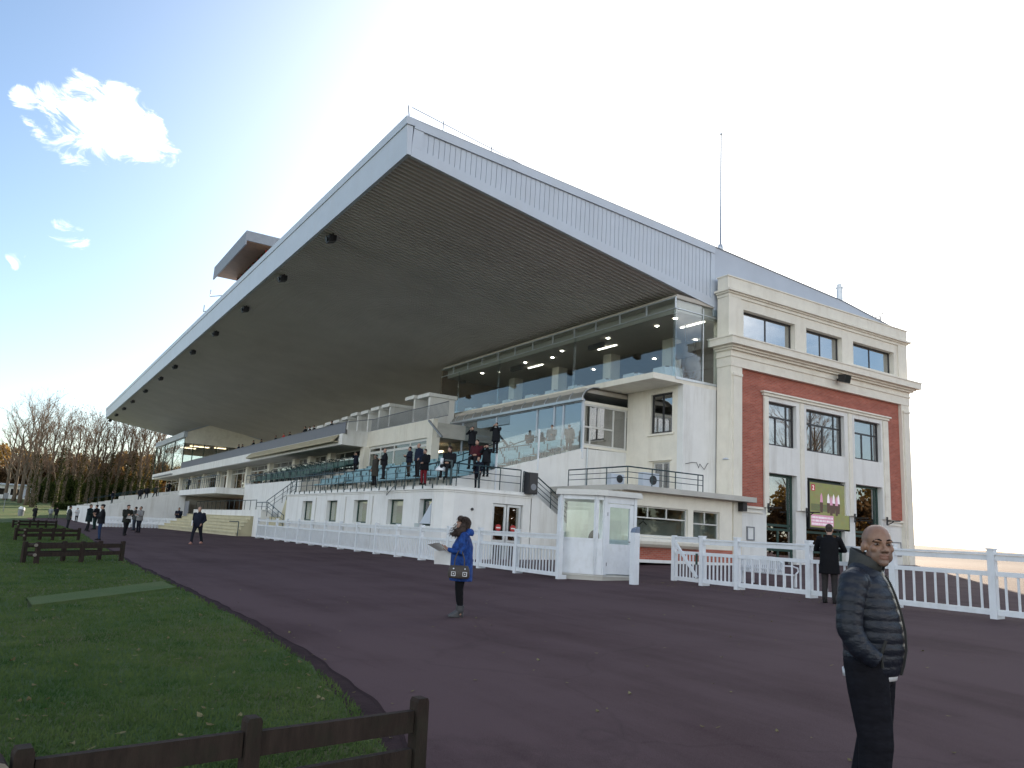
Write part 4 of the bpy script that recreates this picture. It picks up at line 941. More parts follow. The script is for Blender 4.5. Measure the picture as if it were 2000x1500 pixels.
# ================================================================== wooden rail benches on the lawn
def rail_bench(a, b, label, first=None):
    a, b = Vector(a), Vector(b); L_ = (b-a).length; ang = math.atan2(b.y-a.y, b.x-a.x)
    if first is None:
        e = empty('wooden_bench', (0,0,0), 0, label, 'bench', 'wooden rail benches along the lawn edge'); lr = random.Random(3)
        for dy, x0, x1, nm in ((0,0,2.1,'post'),(.62,.06,1.9,'post')):
            for x in (x0, (x0+x1)/2, x1):
                pm = MB(); h = .58+lr.uniform(-.01,.02) if dy == 0 else .56
                pm.box(x-.041,x+.041,dy-.043,dy+.043,-.12,h-.02).prism([(x-.041,h-.02),(x+.041,h-.02),(x+.03,h),(x-.03,h)], 1, dy-.043, dy+.043)
                part(nm, pm, M['wood'], e, world=False)
            for z0 in ((.40,.52),(.19,.30)):
                for (xa, xb) in ((x0+.05,(x0+x1)/2-.05),((x0+x1)/2+.05,x1-.05)):
                    part('rail', MB().bar((xa,dy,sum(z0)/2+lr.uniform(-.006,.006)),(xb,dy,sum(z0)/2+lr.uniform(-.006,.006)),.045,z0[1]-z0[0]), M['wood'], e, world=False)
        for z0 in (.5, .25):
            lg = part('cross_log', MB().tube([(-.10,.12,z0),(-.10,-.08,z0)], .045, 12), M['wood'], e, world=False, smooth=False)
            part('log_end', MB().tube([(-.10,-.083,z0),(-.10,-.09,z0)], .043, 12), M['woodend'], lg, world=False)
    else:
        e = copy_tree(first); e['label'] = label
    e.location = (a.x, a.y, min(GZ(a.x,a.y), GZ(b.x,b.y)+.03)+.03); e.rotation_euler = (0, -math.atan2(GZ(b.x,b.y)-GZ(a.x,a.y), L_), ang); e.scale = (L_/2.1, 1, 1)
    return e
wb = rail_bench((.90,24.6), (3.10,26.1), 'wooden rail bench beyond the pale mown strip, second from the camera')
nb_ = rail_bench((.235,4.17), (2.24,4.40), 'dark wooden rail bench in the near foreground at the lawn edge', wb)
for c in list(nb_.children):
    if c.data and max(v.co.y for v in c.data.vertices) > .5: bpy.data.objects.remove(c)
nb_.location.z -= .045; nb_.rotation_euler.y += R(.75)

rail_bench((.93,41.2), (3.15,43.2), 'wooden rail bench in the middle of the lawn row, third from the camera', wb)
rail_bench((1.0,66.5), (3.4,68.6), 'farthest wooden rail bench near the sunlit lawn', wb)

# ================================================================== terrace benches
def terrace_bench(m, hoop):
    e = empty('terrace_bench', (0,0,0), 0, 'x', 'bench')
    part('seat', MB().box(-.05,.30,-2.3,2.3,.40,.44).box(-.05,-.02,-2.3,2.3,.34,.398), m, e, world=False)
    part('backrest', MB().box(.34,.38,-2.3,2.3,.52,.80), m, e, world=False)
    for y in (-2.1,-.7,.7,2.1):
        lg = MB().box(-.02,.02,y-.02,y+.02,0,.34).box(.30,.34,y-.02,y+.02,0,.80)
        if hoop: lg.tube([(.36,y,.1),(.33,y,.85),(.22,y,.95),(.0,y,.95),(-.12,y,.86),(-.12,y,.44)], .022, 6)
        part('leg', lg, M['rail'], e, world=False)
    return e
tb1 = terrace_bench(M['turq'], False); tb1['group'] = 'turquoise benches on the main terrace'
rows = ['front', 'second', 'third', 'fourth', 'fifth', 'sixth', 'top']
segs = [(31.2+1.0,'behind the glass screen'),(37.5,'in front of the middle of the lounge'),(42.3,'in front of the entrance doors'),(48.0,'at the left end of the terrace')]
first = True
for i in range(7):
    for y, s in segs:
        if y > 47 and i > 4: continue
        o = tb1 if first else copy_tree(tb1); first = False
        o.location = (XT0+(i+.42)*dx, y, ZT0+(i+1)*dz-.02); o['label'] = 'turquoise bench, %s row, %s' % (rows[i], s)
tb2 = terrace_bench(M['greenseat'], True); tb2['group'] = 'dark green benches with hooped ends'; first = True
for i in range(5):
    for j in range(3):
        o = tb2 if first else copy_tree(tb2); first = False
        o.location = (16.4+i*.8+.25, 54.5+j*4.65, 2.78+i*.27)
        o['label'] = 'hooped green bench, %s row of the left block, %s' % (['front','second','third','fourth','back'][i], ['nearest end','middle','far end'][j])

# ================================================================== fittings and small things
def dome_camera(p, label, d=(-1,0)):
    e = empty('dome_camera', p, 0, label, 'camera')
    x, y, z = p
    part('arm', MB().tube([(x-d[0]*.55,y-d[1]*.55,z+.12),(x,y,z+.12)], .035, 8).box(x-d[0]*.55-.06,x-d[0]*.55+.06,y-d[1]*.55-.06,y-d[1]*.55+.06,z+.0,z+.28), M['metalwhite'], e)
    part('housing', MB().loft([((x,y,z+.16),.08,.08),((x,y,z+.1),.13,.13),((x,y,z-.03),.17,.17),((x,y,z-.10),.27,.27),((x,y,z-.13),.25,.25)], 16), M['metalwhite'], e, smooth=True)
    part('lens', MB().ell((x,y,z-.15),(.12,.12,.10)), M['black'], e, smooth=True)
    return e
pc = at(1422,893,1,YR-.6); dome_camera(pc, 'white dome security camera on an arm on the smooth wall beside the brick gable', (0,-1))
pc = at(862,915,0,14.6); y_ = pc.y; z_ = pc.z
cm = empty('terrace_lamp', (14.6,y_,1.86), 0, 'white dome lamp on a dark post at the corner of the roof terrace', 'lamp')
part('lamp_shade', MB().loft([((14.6,y_,z_+.14),.05,.05),((14.6,y_,z_+.10),.12,.12),((14.6,y_,z_),.21,.21),((14.6,y_,z_-.08),.25,.25),((14.6,y_,z_-.10),.24,.24)], 18), M['fencewhite'], cm, smooth=True)
part('lamp_neck', MB().tube([(14.6,y_,z_+.14),(14.6,y_,z_+.42)], [.06,.07], 10), M['fencewhite'], cm, smooth=True)
part('post', MB().tube([(14.9,y_-.3,1.86),(14.9,y_-.3,z_+.35)], .05, 8).box(14.58,14.9,y_-.32,y_-.28,z_+.3,z_+.36), M['rail'], cm)
lp = empty('loudspeaker', (18.95,28.4,1.86), 0, 'big black loudspeaker box at the corner of the roof terrace railing', 'loudspeaker')
part('cabinet', MB().box(18.72,19.2,28.22,28.62,1.80,2.72), M['black'], lp, bevel=.015); part('grille', MB().box(18.76,19.16,28.20,28.217,1.86,2.66), M['blackmetal'], lp); part('cone', MB().tube([(18.97,28.19,2.1),(18.97,28.199,2.1)], .14, 16), M['greyrail'], lp)
fl = empty('floodlight', (35.0,YF-.4,8.75), 0, 'square black floodlight fixed on the cream cornice above the brick', 'floodlight')
part('lamp_housing', MB().prism([(YF-.75,8.62),(YF-.42,8.72),(YF-.42,9.08),(YF-.85,9.02)], 0, 35.0, 35.5), M['blackmetal'], fl); part('lamp_glass', MB().q((35.04,YF-.765,8.66),(35.46,YF-.765,8.66),(35.46,YF-.855,8.99),(35.04,YF-.855,8.99)), M['glass'], fl); part('bracket', MB().box(35.2,35.3,YF-.42,YF-.16,8.8,8.9), M['blackmetal'], fl)
for i, (px, py) in enumerate(((1502,992),(1577,1001),(1671,1012),(1734,1018))):
    p = at(px, py, 1, YF-.1); e = empty('wall_bracket', p, 0, 'black iron wall bracket on the %s pier of the brick gable' % ['left','second','third','right'][i], 'bracket', 'iron brackets on the entrance piers')
    part('plate', MB().box(p.x-.06,p.x+.06,YF-.09,YF-.055,p.z-.22,p.z+.22), M['blackmetal'], e); part('arm', MB().box(p.x-.03,p.x+.03,YF-.8,YF-.09,p.z-.02,p.z+.04).tube([(p.x,YF-.1,p.z-.18),(p.x,YF-.3,p.z-.1),(p.x,YF-.45,p.z)], .025, 6), M['blackmetal'], e)
p = at(1449,990,1,YF-.3); e = empty('wall_speaker', p, 0, 'small black speaker box on the pilaster under the end of the flat roof', 'speaker'); part('box', MB().box(p.x-.13,p.x+.13,YF-.5,YF-.2,p.z-.2,p.z+.2), M['black'], e, bevel=.01); part('bracket', MB().box(p.x-.04,p.x+.04,YF-.2,YF-.12,p.z-.05,p.z+.05), M['blackmetal'], e)
for i, (x, z, w, h, lab) in enumerate(((29.0,.72,.5,.62,'small framed notice on the white wall left of the entrance doors'),(40.35,.45,.95,.75,'wide glazed notice case on the white wall right of the entrance doors'))):
    e = empty('notice_frame', (x,YF+.1,z), 0, lab, 'notice'); part('frame', MB().wall(1, YF+.06, YF+.115, x-w/2, x+w/2, z-h/2, z+h/2, [(x-w/2+.05,x+w/2-.05,z-h/2+.05,z+h/2-.05)]), M['greyrail'], e); part('sheet', MB().box(x-w/2+.05,x+w/2-.05,YF+.09,YF+.1,z-h/2+.05,z+h/2-.05), M['signwhite'], e)
# big screen in the middle doorway
scr = empty('video_screen', (34.6,YF+.1,1.4), 0, 'large lit screen showing a horse race above the middle entrance door', 'screen')
sx0, sx1, sz0, sz1 = 33.32, 36.4, 1.25, 3.45
def fieldmat():
    m = emat('screen_turf', (.28,.30,.12), .30); nt = m.node_tree; return m
part('panel', MB().box(sx0-.06, sx1+.06, YF+.12, YF+.26, sz0-.08, sz1+.06), M['black'], scr)
part('picture', MB().box(sx0, sx1, YF+.108, YF+.118, sz0, sz1), fieldmat(), scr)
part('race_number', MB().box(sx0+.08, sx0+.38, YF+.098, YF+.106, sz1-.42, sz1-.1), emat('screen_red', (.40,.06,.08), .35), scr)
fc = bpy.data.curves.new('two', 'FONT'); fc.body = '2'; fc.size = .30; fc.align_x = 'CENTER'; fo = bpy.data.objects.new('tmp', fc); COL.objects.link(fo)
me = fo.to_mesh().copy(); me.transform(Matrix.Translation((sx0+.23, YF+.094, sz1-.37)) @ Matrix.Rotation(R(90),4,'X')); bpy.data.objects.remove(fo)
me.materials.append(emat('screen_white', (.9,.85,.85), .5)); link_mesh('race_digit', me, scr)
hm = [emat('screen_horse', (.10,.06,.05), .3), emat('screen_silk_pink', (.65,.32,.48), .34), emat('screen_silk_white', (.8,.74,.85), .38), emat('screen_shadow', (.10,.12,.05), .4)]
part('track_shadow', MB().box(sx0+.05,sx0+1.5,YF+.100,YF+.104,sz0+.8,sz0+1.15), hm[3], scr)
for i, (x, z) in enumerate(((sx0+.85,2.55),(sx0+1.4,2.55),(sx0+1.62,2.45),(sx0+1.82,2.55),(sx0+2.05,2.45),(sx0+2.2,2.55))):
    part('race_horse', MB().prism([(x-.09,z-.55),(x+.09,z-.55),(x+.12,z-.1),(x+.05,z+.12),(x-.05,z+.12),(x-.12,z-.1)], 1, YF+.094, YF+.099), hm[0], scr)
    part('race_rider', MB().prism([(x-.11,z-.05),(x+.11,z-.05),(x+.07,z+.28),(x,z+.42),(x-.07,z+.28)], 1, YF+.088, YF+.093), hm[1+i%2], scr)
b = MB(); lr = random.Random(5)
for r_ in range(3):
    for k in range(16):
        x = sx0+.08+k*.105
        b.box(x, x+lr.uniform(.05,.09), YF+.094, YF+.099, sz0+.12+r_*.16, sz0+.22+r_*.16)
part('caption', b, hm[2], scr)
part('caption_band', MB().box(sx0+.05,sx0+1.8,YF+.100,YF+.105,sz0+.08,sz0+.62), hm[1], scr)
# wall cables, air conditioners
for (pts, lab) in (([(25.5,YR-.03,3.62),(25.9,YR-.03,3.72),(26.2,YR-.03,3.74),(26.28,YR-.08,3.5),(26.4,YR-.03,3.70),(26.65,YR-.06,3.46),(26.9,YR-.03,3.76),(26.95,YR-.03,3.78)], 'loose dark cable looping on the smooth wall beside the dome camera'),
                   ([(AX-.05,33.9,1.95),(AX-.12,33.9,1.5),(AX-.06,33.3,1.9),(AX-.2,32.6,1.85),(AX-.06,32.0,1.9)], 'dark cable and arm hanging below the roof terrace edge')):
    single('wall_cable', MB().tube(pts, .013, 6), M['blackmetal'], lab, 'cable')
for i, (x, y, lab) in enumerate(((22.9,25.3,'white air conditioner with a round fan on the flat roof by the balcony door'),(21.9,26.3,'smaller white air conditioner farther back on the flat roof'))):
    e = empty('air_conditioner', (x,y,2.3), 0, lab, 'air conditioner'); w = .45-.1*i
    part('case', MB().box(x-w,x+w,y-.16,y+.16,2.35,2.35+.6-.1*i), M['metalwhite'], e, bevel=.01); part('fan_grille', MB().tube([(x+.1,y-.165,2.65),(x+.1,y-.18,2.65)], .2-.03*i, 18), M['black'], e); part('foot', MB().box(x-w+.05,x-w+.12,y-.14,y+.14,2.3,2.35).box(x+w-.12,x+w-.05,y-.14,y+.14,2.3,2.35), M['blackmetal'], e)
single('drain_pipe', MB().tube([(XL+.3,YL-.05,4.3),(XL+.3,YL-.05,2.3)], .04, 8), M['alu'], 'thin grey drainpipe on the terrace wall above the bay roof', 'pipe')
# white garden benches behind the fence
def garden_bench(x, y, rz, label, first=None):
    if first is None:
        e = empty('garden_bench', (0,0,0), 0, label, 'garden bench', 'white garden benches behind the fence')
        part('seat', MB().box(-.9,.9,-.22,.22,.40,.44), M['fencewhite'], e, world=False)
        bk = MB()
        for k in range(21):
            x_ = -.82+k*.082; t = abs(x_)/.9; h = .98-.22*max(0,(t-.55)/.45)**2
            bk.box(x_-.022,x_+.022,-.26,-.235,.44,h)
        bk.box(-.9,.9,-.27,-.225,.55,.60); part('backrest', bk, M['fencewhite'], e, world=False)
        tp = [(-.9+1.8*k/16, -.25, .98-.22*max(0,(abs(-.9+1.8*k/16)/.9-.55)/.45)**2) for k in range(17)]
        part('back_rail', MB().tube(tp, .03, 6), M['fencewhite'], e, world=False)
        for s in (-1,1):
            part('arm', MB().tube([(s*.92,-.25,.72),(s*.95,.0,.72),(s*.95,.2,.66),(s*.93,.24,.55),(s*.92,.15,.44)], .025, 6), M['fencewhite'], e, world=False)
            for yy in (-.2,.2): part('leg', MB().box(s*.86-.03,s*.86+.03,yy-.03,yy+.03,0,.40), M['fencewhite'], e, world=False)
    else: e = copy_tree(first); e['label'] = label
    e.location = (x, y, GZ(x,y)); e.rotation_euler = (0,0,rz); e.scale = (1,1,(zup(1088, at(1500,1100,0,18.8))-GZ(18.8,14.8))/.98); return e
gb = garden_bench(18.8,at(1500,1100,0,18.8).y,R(-98),'white slatted garden bench behind the fence, left of the leaning man')
# ================================================================== people
_pm = {}
def pm_(name, col, rough=.8, **kw):
    k = name
    if k not in _pm: _pm[k] = mat(k, tuple(c*.72 for c in col) if max(col) < .2 else col, rough, kw.pop('var', .15), kw.pop('scale', 9), spec=kw.pop('spec', .15), **kw)
    return _pm[k]
def skinmat(name, base, beard=(.12,.085,.07), hairc=(.05,.04,.035)):
    m = bpy.data.materials.new(name); m.use_nodes = True; nt = m.node_tree; L = nt.links; b = nt.nodes['Principled BSDF']
    b.inputs['Roughness'].default_value = .46
    nb = _n(nt, 'ShaderNodeTexNoise', Scale=260.0, Detail=4.0); bp = _n(nt, 'ShaderNodeBump', Strength=.25, Distance=.004); L.new(nb.outputs[0], bp.inputs['Height']); L.new(bp.outputs[0], b.inputs['Normal'])
    b.inputs['Subsurface Weight'].default_value = .08; b.inputs['Subsurface Radius'].default_value = (.012,.005,.003)
    no = _n(nt, 'ShaderNodeTexNoise', Scale=22.0, Detail=5.0); tc = _n(nt, 'ShaderNodeTexCoord'); L.new(tc.outputs['Object'], no.inputs['Vector'])
    rp = _n(nt, 'ShaderNodeValToRGB'); e = rp.color_ramp.elements; e[0].position = .3; e[1].position = .7
    e[0].color = (base[0]*.86,base[1]*.80,base[2]*.78,1); e[1].color = (base[0]*1.08,base[1]*1.06,base[2]*1.05,1); L.new(no.outputs[0], rp.inputs[0]); out = rp.outputs[0]
    for an, c in (('beard', beard), ('lip', (base[0]*.75,base[1]*.5,base[2]*.5)), ('stubble', hairc)):
        a = _n(nt, 'ShaderNodeAttribute', attribute_name=an); mx = _n(nt, 'ShaderNodeMix', data_type='RGBA'); mx.inputs[7].default_value = (*c,1)
        L.new(a.outputs['Fac'], mx.inputs[0]); L.new(out, mx.inputs[6]); out = mx.outputs[2]
    L.new(out, b.inputs['Base Color']); return m
SKIN = skinmat('skin', (.40,.25,.18)); SKIN2 = skinmat('brown_skin', (.30,.175,.115))

def remeshed(mb, voxel, smooth=2):
    """fuse overlapping lofts into one continuous surface"""
    me = bpy.data.meshes.new('fuse'); me.from_pydata(mb.v, [], mb.f)
    bm = bmesh.new(); bm.from_mesh(me); bmesh.ops.remove_doubles(bm, verts=bm.verts, dist=1e-5); bmesh.ops.recalc_face_normals(bm, faces=bm.faces); bm.to_mesh(me); bm.free()
    o = bpy.data.objects.new('fuse', me); COL.objects.link(o)
    r = o.modifiers.new('r', 'REMESH'); r.mode = 'VOXEL'; r.voxel_size = voxel; r.use_smooth_shade = True
    if smooth:
        s = o.modifiers.new('s', 'SMOOTH'); s.factor = .5; s.iterations = smooth
    dg = bpy.context.evaluated_depsgraph_get(); dg.update()
    out = bpy.data.meshes.new_from_object(o.evaluated_get(dg)); bpy.data.objects.remove(o); bpy.data.meshes.remove(me)
    return out

def head_mb(mb, T, n=1, detail=True):
    """head in its own frame (+y the face), placed by matrix T"""
    def E(c, r, M3=None):
        tmp = MB(); tmp.ell(c, r, 14, 10, M3); base = len(mb.v); mb.v += [tuple(T @ Vector(v)) for v in tmp.v]; mb.f += [tuple(base+i for i in f) for f in tmp.f]
    def Tb(pts, r, k=8):
        tmp = MB(); tmp.tube(pts, r, k); base = len(mb.v); mb.v += [tuple(T @ Vector(v)) for v in tmp.v]; mb.f += [tuple(base+i for i in f) for f in tmp.f]
    E((0,-.012,.036), (.076,.096,.083)); E((0,.024,-.044), (.063,.066,.076)); E((-.034,.038,-.062), (.030,.036,.036)); E((.034,.038,-.062), (.030,.036,.036)); E((0,.066,-.100), (.028,.024,.022))
    for s in (-1,1):
        E((s*.046,.008,-.066), (.022,.034,.034)); E((s*.044,.058,-.022), (.022,.022,.022)); E((s*.079,-.010,-.012), (.010,.020,.033), Matrix.Rotation(s*.25,3,'Z') @ Matrix.Rotation(-.15,3,'X'))
        if detail: E((s*.0135,.098,-.037), (.0105,.012,.009)); E((s*.03,.080,.020), (.024,.014,.010)); E((s*.071,.004,-.008),(.016,.016,.022))
    Tb([(0,.080,.012),(0,.096,-.012),(0,.112,-.034)], [.009,.0105,.0125]); E((0,.110,-.036), (.0135,.012,.0105))
    E((0,.084,-.062), (.026,.010,.007)); E((0,.083,-.075), (.023,.010,.008)); E((0,.068,-.058), (.034,.021,.020))

def frame(origin, yaw=0, pitch=0, roll=0, s=1):
    return Matrix.Translation(origin) @ Matrix.Rotation(yaw,4,'Z') @ Matrix.Rotation(pitch,4,'X') @ Matrix.Rotation(roll,4,'Y') @ Matrix.Scale(s,4)

def hand(mb, w, d, up, s=1, curl=.5, side=1):
    """palm, four bent fingers of different lengths and a thumb; w wrist, d direction, up back of the hand"""
    d = Vector(d).normalized(); up = (Vector(up)-d*Vector(up).dot(d)).normalized(); sd = d.cross(up)*side
    c = Vector(w)
    mb.tube([c-d*.02, c+d*.03, c+d*.085], [.027*s,.036*s,.034*s], 8)
    mb.ell(c+d*.05, (.036*s,.036*s,.022*s))
    for k, (o, ln) in enumerate(((-.030,.062),(-.010,.074),(.010,.070),(.029,.055))):
        a = c+d*.08+sd*o; p1 = a+d*ln*.5*math.cos(curl*.5)-up*ln*.5*math.sin(curl*.5); p2 = p1+d*ln*.5*math.cos(curl*1.5)-up*ln*.5*math.sin(curl*1.5)
        mb.tube([a-d*.02, a, p1, p2], [.011*s,.0105*s,.0095*s,.008*s], 6)
    t = c+d*.025-sd*.03
    mb.tube([t, t-sd*.025+d*.03, t-sd*.022+d*.06-up*.012], [.014*s,.012*s,.009*s], 6)

def person(pos, face, H=1.75, label='', voxel=.016, skin=None, coat=(.02,.02,.025), coatname='dark_coat', coat_len=.80, trousers=(.02,.02,.024), trname='dark_trousers',
           shoes=(.015,.013,.012), hair=(.03,.022,.018), hairstyle='short', pose='stand', head_yaw=0, head_pitch=0, stride=0, build=1.22, group=None, cap=None, scarf=None, held=None, seated=False, extra=None, lean=0, crown=None):
    """one person: continuous body plus clothing children; face = heading, angle from +Y towards +X"""
    skin = skin or SKIN; s = H/1.75
    root = empty('person', pos, -face, label, 'person', group)
    J = {}
    for sd, k in ((-1,'l'),(1,'r')):
        J['hip'+k] = Vector((sd*.095,0,.92)); J['knee'+k] = Vector((sd*.10,.02+stride*.22*sd,.50)); J['ank'+k] = Vector((sd*.105,-.02+stride*.30*sd-(.05 if stride*sd < 0 else 0),.09+(.04 if stride*sd < 0 else 0)))
        J['sh'+k] = Vector((sd*.185*build,-.01,1.425)); J['el'+k] = Vector((sd*.255*build,-.04,1.13)); J['wr'+k] = Vector((sd*.25*build,.06,.89)); J['hd'+k] = (Vector((0,.12,-1)), Vector((sd,0,0)))
    def arm(k, el, wr, hd, up): J['el'+k] = Vector(el); J['wr'+k] = Vector(wr); J['hd'+k] = (Vector(hd), Vector(up))
    P = pose.split('+')
    for p in P:
        if p == 'binoculars':
            for sd, k in ((-1,'l'),(1,'r')): arm(k, (sd*.31,.13,1.27), (sd*.085,.19,1.545), (-sd*.5,.05,.6), (sd*.6,-.6,.4))
        if p == 'reading':
            for sd, k in ((-1,'l'),(1,'r')): arm(k, (sd*.25,.03,1.12), (sd*.11,.27,1.16), (-sd*.2,.8,.35), (sd*.5,-.1,-.6))
        if p == 'clasp':
            for sd, k in ((-1,'l'),(1,'r')): arm(k, (sd*.26,.0,1.12), (sd*.07,.2,1.05), (-sd*.9,.3,-.1), (0,.8,.5))
        if p == 'pockets':
            for sd, k in ((-1,'l'),(1,'r')): arm(k, (sd*.30,-.08,1.14), (sd*.20,.08,.95), (-sd*.1,.35,-1), (sd,0,0))
        if extra and 'hero' in extra:
            for sd, k in ((-1,'l'),(1,'r')): arm(k, (sd*.27,-.03,1.13), (sd*.165,.06,1.0), (-sd*.8,.0,-.25), (sd,0,0))
        if p == 'back':
            for sd, k in ((-1,'l'),(1,'r')): arm(k, (sd*.27,-.10,1.13), (sd*.06,-.17,.95), (-sd,0,-.2), (0,-1,0))
        if p == 'brow': arm('l', (-.34,.12,1.40), (-.11,.13,1.64), (.9,.1,.1), (0,.2,1))
        if p == 'akimbo': arm('l', (-.40,-.06,1.16), (-.2,.05,1.0), (.6,.2,-.4), (-.5,.6,0))
        if p == 'one_reading': arm('l', (-.25,.03,1.12), (-.11,.27,1.10), (.2,.8,.2), (-.5,-.1,-.6))
        if p == 'lean': 
            for sd, k in ((-1,'l'),(1,'r')): arm(k, (sd*.31,.15,1.17), (sd*.14,.30,1.17), (-sd*.6,.6,.0), (0,.1,1))
        if p == 'headscratch': arm('r', (.36,-.02,1.36), (.13,.02,1.60), (-.5,.1,.6), (1,0,.3))
    if seated:
        for sd, k in ((-1,'l'),(1,'r')):
            J['hip'+k] = Vector((sd*.1,0,.52)); J['knee'+k] = Vector((sd*.13,.42,.50)); J['ank'+k] = Vector((sd*.13,.44,.09))
        dz = -.40
        for k in ('l','r'):
            for j in ('sh','el','wr'): J[j+k] = J[j+k]+Vector((0,0,dz))
    else: dz = 0
    up0 = Vector((0,0,dz))
    def LN(v):                                                  # lean of the upper body
        v = Vector(v)
        if lean and v.z > .9+dz: v = v+Vector((0,lean*(v.z-.9-dz),0))
        return v
    hc = LN(Vector((0,.025+(.04 if crown else 0),1.635-(.022 if crown else 0)+dz)))
    T = frame(hc, -head_yaw, -head_pitch, 0, 1.06 if crown else 1.0)
    S = Matrix.Scale(s, 4)
    # ---- body
    b = MB(); head_mb(b, T, detail=voxel < .012)
    nb = LN((0,-.02,1.44+dz))
    b.tube([T @ Vector((0,-.02,-.03)), (T @ Vector((0,-.018,-.09))).lerp(nb,.35), nb, LN((0,-.01,1.30+dz))], [.054,.055,.062,.07], 10)
    b.loft([(LN((0,0,.90+dz)),.13,.09),(LN((0,0,1.05+dz)),.125,.085),(LN((0,0,1.25+dz)),.14,.09),(LN((0,-.01,1.40+dz)),.14,.075),(LN((0,-.015,1.45+dz)),.08,.06)], 14)
    for sd, k in ((-1,'l'),(1,'r')):
        b.tube([LN(J['sh'+k]*.86+up0*.14+Vector((0,0,1.42))*.14*(1)), LN(J['sh'+k]), LN(J['el'+k]), LN(J['wr'+k])], [.05,.05,.036,.027], 8)
        hand(b, LN(J['wr'+k]), *J['hd'+k], 1.0 if voxel < .012 else 1.12, .5, sd)
        b.tube([J['hip'+k], J['knee'+k], J['ank'+k]], [.075,.05,.035], 8); b.tube([J['ank'+k]-Vector((0,.02,.02)), J['ank'+k]+Vector((0,.10,-.055))], [.030,.020], 8)
    b.loft([(Vector((0,0,.84+dz if not seated else .44)),.16,.10),(Vector((0,0,.92+dz)),.15,.10),(LN((0,0,1.0+dz)),.13,.09)], 14)
    me = remeshed(b, voxel, 2 if voxel > .012 else 3)
    Ti = T.inverted()
    if voxel < .012:
        co_ = [v.co.copy() for v in me.vertices]
        for v, c in zip(me.vertices, co_):
            q = Ti @ c
            if q.z < -.13 or q.z > .14 or abs(q.x) > .1 or abs(q.y) > .14: continue
            d = Vector((0,0,0))
            for sd in (-1,1):
                g = math.exp(-((q.x-sd*.033)**2+(q.z-.003)**2)/(2*.0125**2)); 
                if q.y > .04: d.y -= .010*g
                g = math.exp(-((q.x-sd*.033)**2/(2*.014**2)+(q.z-.0115)**2/(2*.0038**2)));
                if q.y > .04: d.y += .004*g
                g = math.exp(-((q.x-sd*.036)**2+(q.z+.075)**2)/(2*.012**2));
                if q.y > .03: d.y -= .003*g
            if q.y > .06: d.y -= .004*math.exp(-((q.z+.0685)**2)/(2*.0022**2))*(1 if abs(q.x) < .024 else 0)
            v.co = T @ (q+d)
    for an in ('beard','lip','stubble'): me.attributes.new(an, 'FLOAT', 'POINT')
    if crown or voxel < .012:
        for i, v in enumerate(me.vertices):
            q = Ti @ v.co
            if abs(q.x) > .11 or q.z < -.16: continue
            if crown:
                be = sstep(-.028,-.045,q.z)*sstep(-.01,.03,q.y)*.55+ sstep(-.03,-.05,q.z)*sstep(.03,-.02,q.y)*sstep(-.04,0,q.y)*.3
                if abs(q.x) < .026 and -.064 < q.z < -.045 and q.y > .08: be = .55
                me.attributes['beard'].data[i].value = be
                me.attributes['stubble'].data[i].value = .30*sstep(-.01,.03,q.z)*sstep(.062,.02,q.y)*sstep(.115,.07,q.z)
            if q.y > .07 and -.083 < q.z < -.054 and abs(q.x) < .026: me.attributes['lip'].data[i].value = .6
    me.transform(S); me.materials.append(skin)
    me.polygons.foreach_set('use_smooth', [True]*len(me.polygons))
    link_mesh('body', me, root, False)
    # ---- eyes and brows
    if voxel < .012:
        for sd in (-1,1):
            e = MB(); e.ell((sd*.033,.0685,.001), (.0130,.0115,.0060)); e.v = [tuple(S @ T @ Vector(v)) for v in e.v]; eo = e.build('eye', pm_('eye_white', (.24,.20,.18), .4), root, smooth=True, world=False)
            e = MB(); e.ell((sd*.033+.001,.0785,.001), (.0062,.003,.0052)); e.v = [tuple(S @ T @ Vector(v)) for v in e.v]; e.build('iris', pm_('eye_dark', (.02,.012,.01), .25), eo, smooth=True, world=False)
            e = MB(); e.tube([(sd*.014,.088,.0205),(sd*.028,.0885,.0265),(sd*.044,.080,.024),(sd*.056,.066,.014)], [.0035,.0048,.004,.002], 6); e.v = [tuple(S @ T @ Vector(v)) for v in e.v]; e.build('eyebrow', pm_('brow_hair', (.012,.009,.008), .8), root, smooth=True, world=False)
    # ---- clothes
    cm_ = pm_(coatname, coat, .75)
    if not extra or 'jacket' not in extra:
        c = MB(); bw = build; wd = 1.22 if extra and 'wide' in extra else 1.08
        rings = [(LN((0,.0,coat_len+dz*.9)), .195*bw if coat_len > .75 else .215*bw, .148*bw*wd), (LN((0,.005,.95+dz)),.19*bw,.145*bw*wd),(LN((0,.01,1.08+dz)),.185*bw,.14*bw*wd),(LN((0,.005,1.22+dz)),.19*bw,.137*bw*wd),(LN((0,-.005,1.34+dz)),.19*bw,.125*bw),(LN((0,-.01,1.42+dz)),.165*bw,.10),(LN((0,-.015,1.475+dz)),.085,.075),(LN((0,-.012,1.515+dz)),.075,.075)]
        if seated: rings[0] = (Vector((0,.03,.46)), .20, .17)
        c.loft(rings, 18)
        for k in ('l','r'):
            c.tube([LN(J['sh'+k]*.75+Vector((0,-.01,1.42+dz))*.25), LN(J['sh'+k]), LN(J['sh'+k].lerp(J['el'+k],.5)), LN(J['el'+k]), LN(J['el'+k].lerp(J['wr'+k],.55)), LN(J['el'+k].lerp(J['wr'+k],.98))], [.07,.074*bw,.066*bw,.058*bw,.05,.042], 9)
        me = remeshed(c, max(.011, voxel), 2); me.transform(S); me.materials.append(cm_); me.polygons.foreach_set('use_smooth', [True]*len(me.polygons)); link_mesh('coat', me, root, False)
    t = MB()
